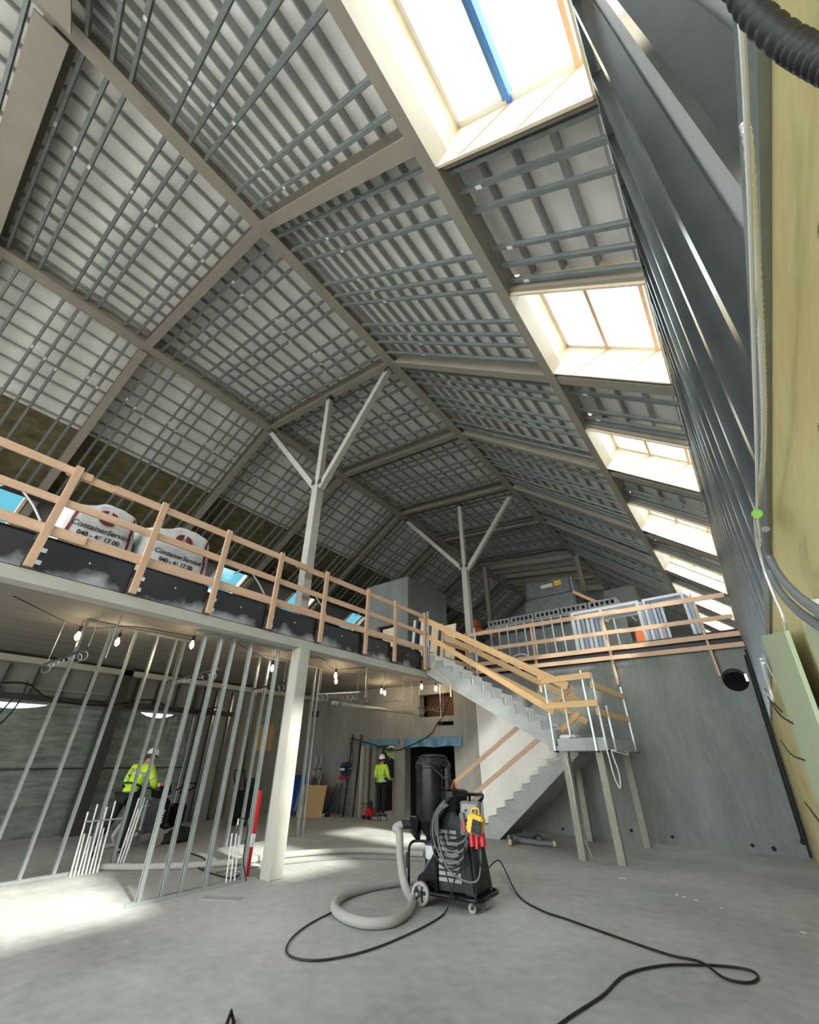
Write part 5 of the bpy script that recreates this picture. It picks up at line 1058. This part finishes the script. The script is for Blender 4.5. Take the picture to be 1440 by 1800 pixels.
t = empty('pipe_hoop', (-5.6, 13.6, ZM + .3), 0, 'pale bent pipe hoop resting on the flat dark package', 'pipe'); MB().tube(smoothpath([(-6.0, 13.5, 4.48), (-5.8, 13.5, 4.60), (-5.5, 13.5, 4.62), (-5.3, 13.5, 4.52)], 5), .03, 8).build('hoop', 'white', t, smooth=True)
for i, (y, x) in enumerate([(1.1, -15.0), (8.6, -15.0), (12.0, -15.0), (15.6, -15.0)]):
    tag(MB().tube(smoothpath([(x + .2, y - .7, 7.95), (x + .4, y - .3, 8.25), (x + .5, y + .2, 7.9), (x + .6, y + .6, 7.4)], 5), .03, 6).build('foil_strip', 'white', smooth=True), f'loose pale foil strip by the left skylights, {ORD[i]} one', 'strip', 'loose foil strips by the left skylights')

# ------------------------------------------------------------------ right wall: conduit, cables, green boards
def wpath(pts, off): return smoothpath([WP(u, v, off) for u, v in pts], 8)
cp = wpath([(1308, 215), (1316, 255), (1326, 400), (1334, 520), (1340, 640), (1343, 740), (1340, 830), (1332, 885), (1328, 912), (1333, 960), (1345, 1005), (1362, 1050), (1377, 1085), (1384, 1120), (1391, 1160), (1396, 1195), (1394, 1218), (1386, 1226), (1374, 1215), (1352, 1175), (1340, 1150)], .022)
cp2 = []; 
for i in range(len(cp) - 1):
    n = max(1, int((cp[i + 1] - cp[i]).length / .005))
    for k_ in range(n): cp2.append(cp[i].lerp(cp[i + 1], k_ / n))
tag(MB().tube(cp2, [.0040 + (.0011 if i % 2 else 0) for i in range(len(cp2))], 10).build('flexible_conduit', 'foil', smooth=True), 'shiny ribbed flexible conduit running down along the foot of the leaning studs', 'conduit')
tag(MB().tube(wpath([(1290, -80), (1305, 60), (1314, 240), (1320, 400), (1325, 600), (1330, 800), (1332, 900), (1338, 960)], .03), .0028, 8).build('cable', 'white', smooth=True), 'smooth pale cable beside the ribbed conduit on the leaning wall', 'cable')
t = MB(); [t.tube([WP(1331, 903, .05), WP(1335, 903, .02)], .011, 8)]; tag(t.build('cable_tie', 'cabgreen'), 'green tie round the ribbed conduit', 'cable tie')
hosep = wpath([(1270, -60), (1300, -15), (1322, 18), (1352, 48), (1390, 78), (1440, 104), (1500, 130)], .06)
hh = []
for i in range(len(hosep) - 1):
    n = max(1, int((hosep[i + 1] - hosep[i]).length / .0022))
    for k_ in range(n): hh.append(hosep[i].lerp(hosep[i + 1], k_ / n))
tag(MB().tube(hh, [.0068 + .0009 * (1 if (i // 2) % 2 else 0) for i in range(len(hh))], 16).build('corrugated_tube', 'black', smooth=True), 'black corrugated tube crossing the top right corner', 'tube')
for i, pts in enumerate([[(1346, 930), (1352, 975), (1370, 1010), (1400, 1045), (1450, 1082)], [(1344, 950), (1352, 1000), (1372, 1040), (1405, 1075), (1450, 1106)]]):
    tag(MB().tube(wpath(pts, .05), .008, 8).build('cable', 'cablegrey', smooth=True), f'{("upper", "lower")[i]} dark grey cable curving off the plywood at the right edge', 'cable')
def wboard(y0, y1, z00, z10, zb, off, m, label, name='gypsum_board'):
    P = [(wx(z) - off, y, z) for y, z in ((y0, zb), (y1, zb), (y1, z10), (y0, z00))]
    return tag(MB().prism(P, (.0125, 0, 0)).build(name, m), label, 'board')
wboard(1.80, 3.42, 1.96, 2.27, 0, .03, 'gypsum', 'pale green board standing against the plywood at the right edge')
wboard(.75, 1.30, 1.80, 1.86, 0, .03, 'gypsum', 'second pale green board nearer the camera at the right edge')
tag(MB().box(WP(1437, 1062, .03), (.012, .010, .016)).build('cable_clip', 'white'), 'small white crumpled clip at the right edge between the green boards', 'clip')
# black cables down the end wall edge
for i, pts in enumerate([[(1318, 1140), (1335, 1190), (1352, 1240), (1375, 1305), (1400, 1385), (1425, 1455), (1445, 1510)], [(1325, 1150), (1345, 1200), (1360, 1245), (1385, 1315), (1410, 1395), (1440, 1480)]]):
    tag(MB().tube(smoothpath([V((wx(YP(u, v, 12.5).z) - .03 - .05 * i, 12.5, YP(u, v, 12.5).z)) for u, v in pts], 6), .022, 8).build('cable', 'black', smooth=True), f'{("left", "right")[i]} of two black cables down the right end of the concrete wall', 'cable')
for i, pts in enumerate([[(1345, 1210), (1360, 1235), (1375, 1252)], [(1350, 1225), (1370, 1255), (1395, 1272)], [(1372, 1300), (1390, 1325), (1416, 1337)], [(1415, 1410), (1430, 1430), (1445, 1450)]]):
    tag(MB().tube(wpath(pts, .03), .006, 6).build('wire', 'black', smooth=True), f'thin black wire sticking out over the yellow plywood, {ORD[i]} from the top', 'wire', 'thin wires over the plywood')
tag(MB().tube(wpath([(1338, 1158), (1348, 1195), (1352, 1220), (1360, 1232), (1352, 1205), (1342, 1165)], .04), .01, 8).build('cable', 'white', smooth=True), 'short white cable loop below the stud wall foot', 'cable')
hl = empty('duct_sleeve', (hx, YW, hz), 0, 'round dark duct hole high in the right concrete wall', 'duct'); 
vs = []; n = 28
for y in (YW - .005, YW + .55):
    for j in range(n): a = 2 * PI * j / n; vs.append((hx + hr * math.cos(a), y, hz + hr * math.sin(a)))
MB().add(vs, [(j, (j + 1) % n, n + (j + 1) % n, n + j) for j in range(n)]).build('sleeve', 'darkbeam', hl, smooth=True)
MB().box((hx + .22, YW - .02, hz + .02), (.05, .04, .16)).build('foil_patch', 'foil', hl)
# blue strip and printed text by the nearest skylight
text_p = RS(5.66, 1.05, .53)
t = empty('printed_membrane', text_p, 0, 'printed blue membrane edge under the nearest skylight bar', 'membrane')
MB().prism([RS(5.70, .2, .52), RS(5.745, .2, .52), RS(5.745, 1.66, .52), RS(5.70, 1.66, .52)], RS.n * .004).build('strip', 'blue', t)
text('print', 'T-TAT', .055, frame(RS(5.65, 1.2, .515), (0, -1, 0), -RS.d), 'bluedeep', t)
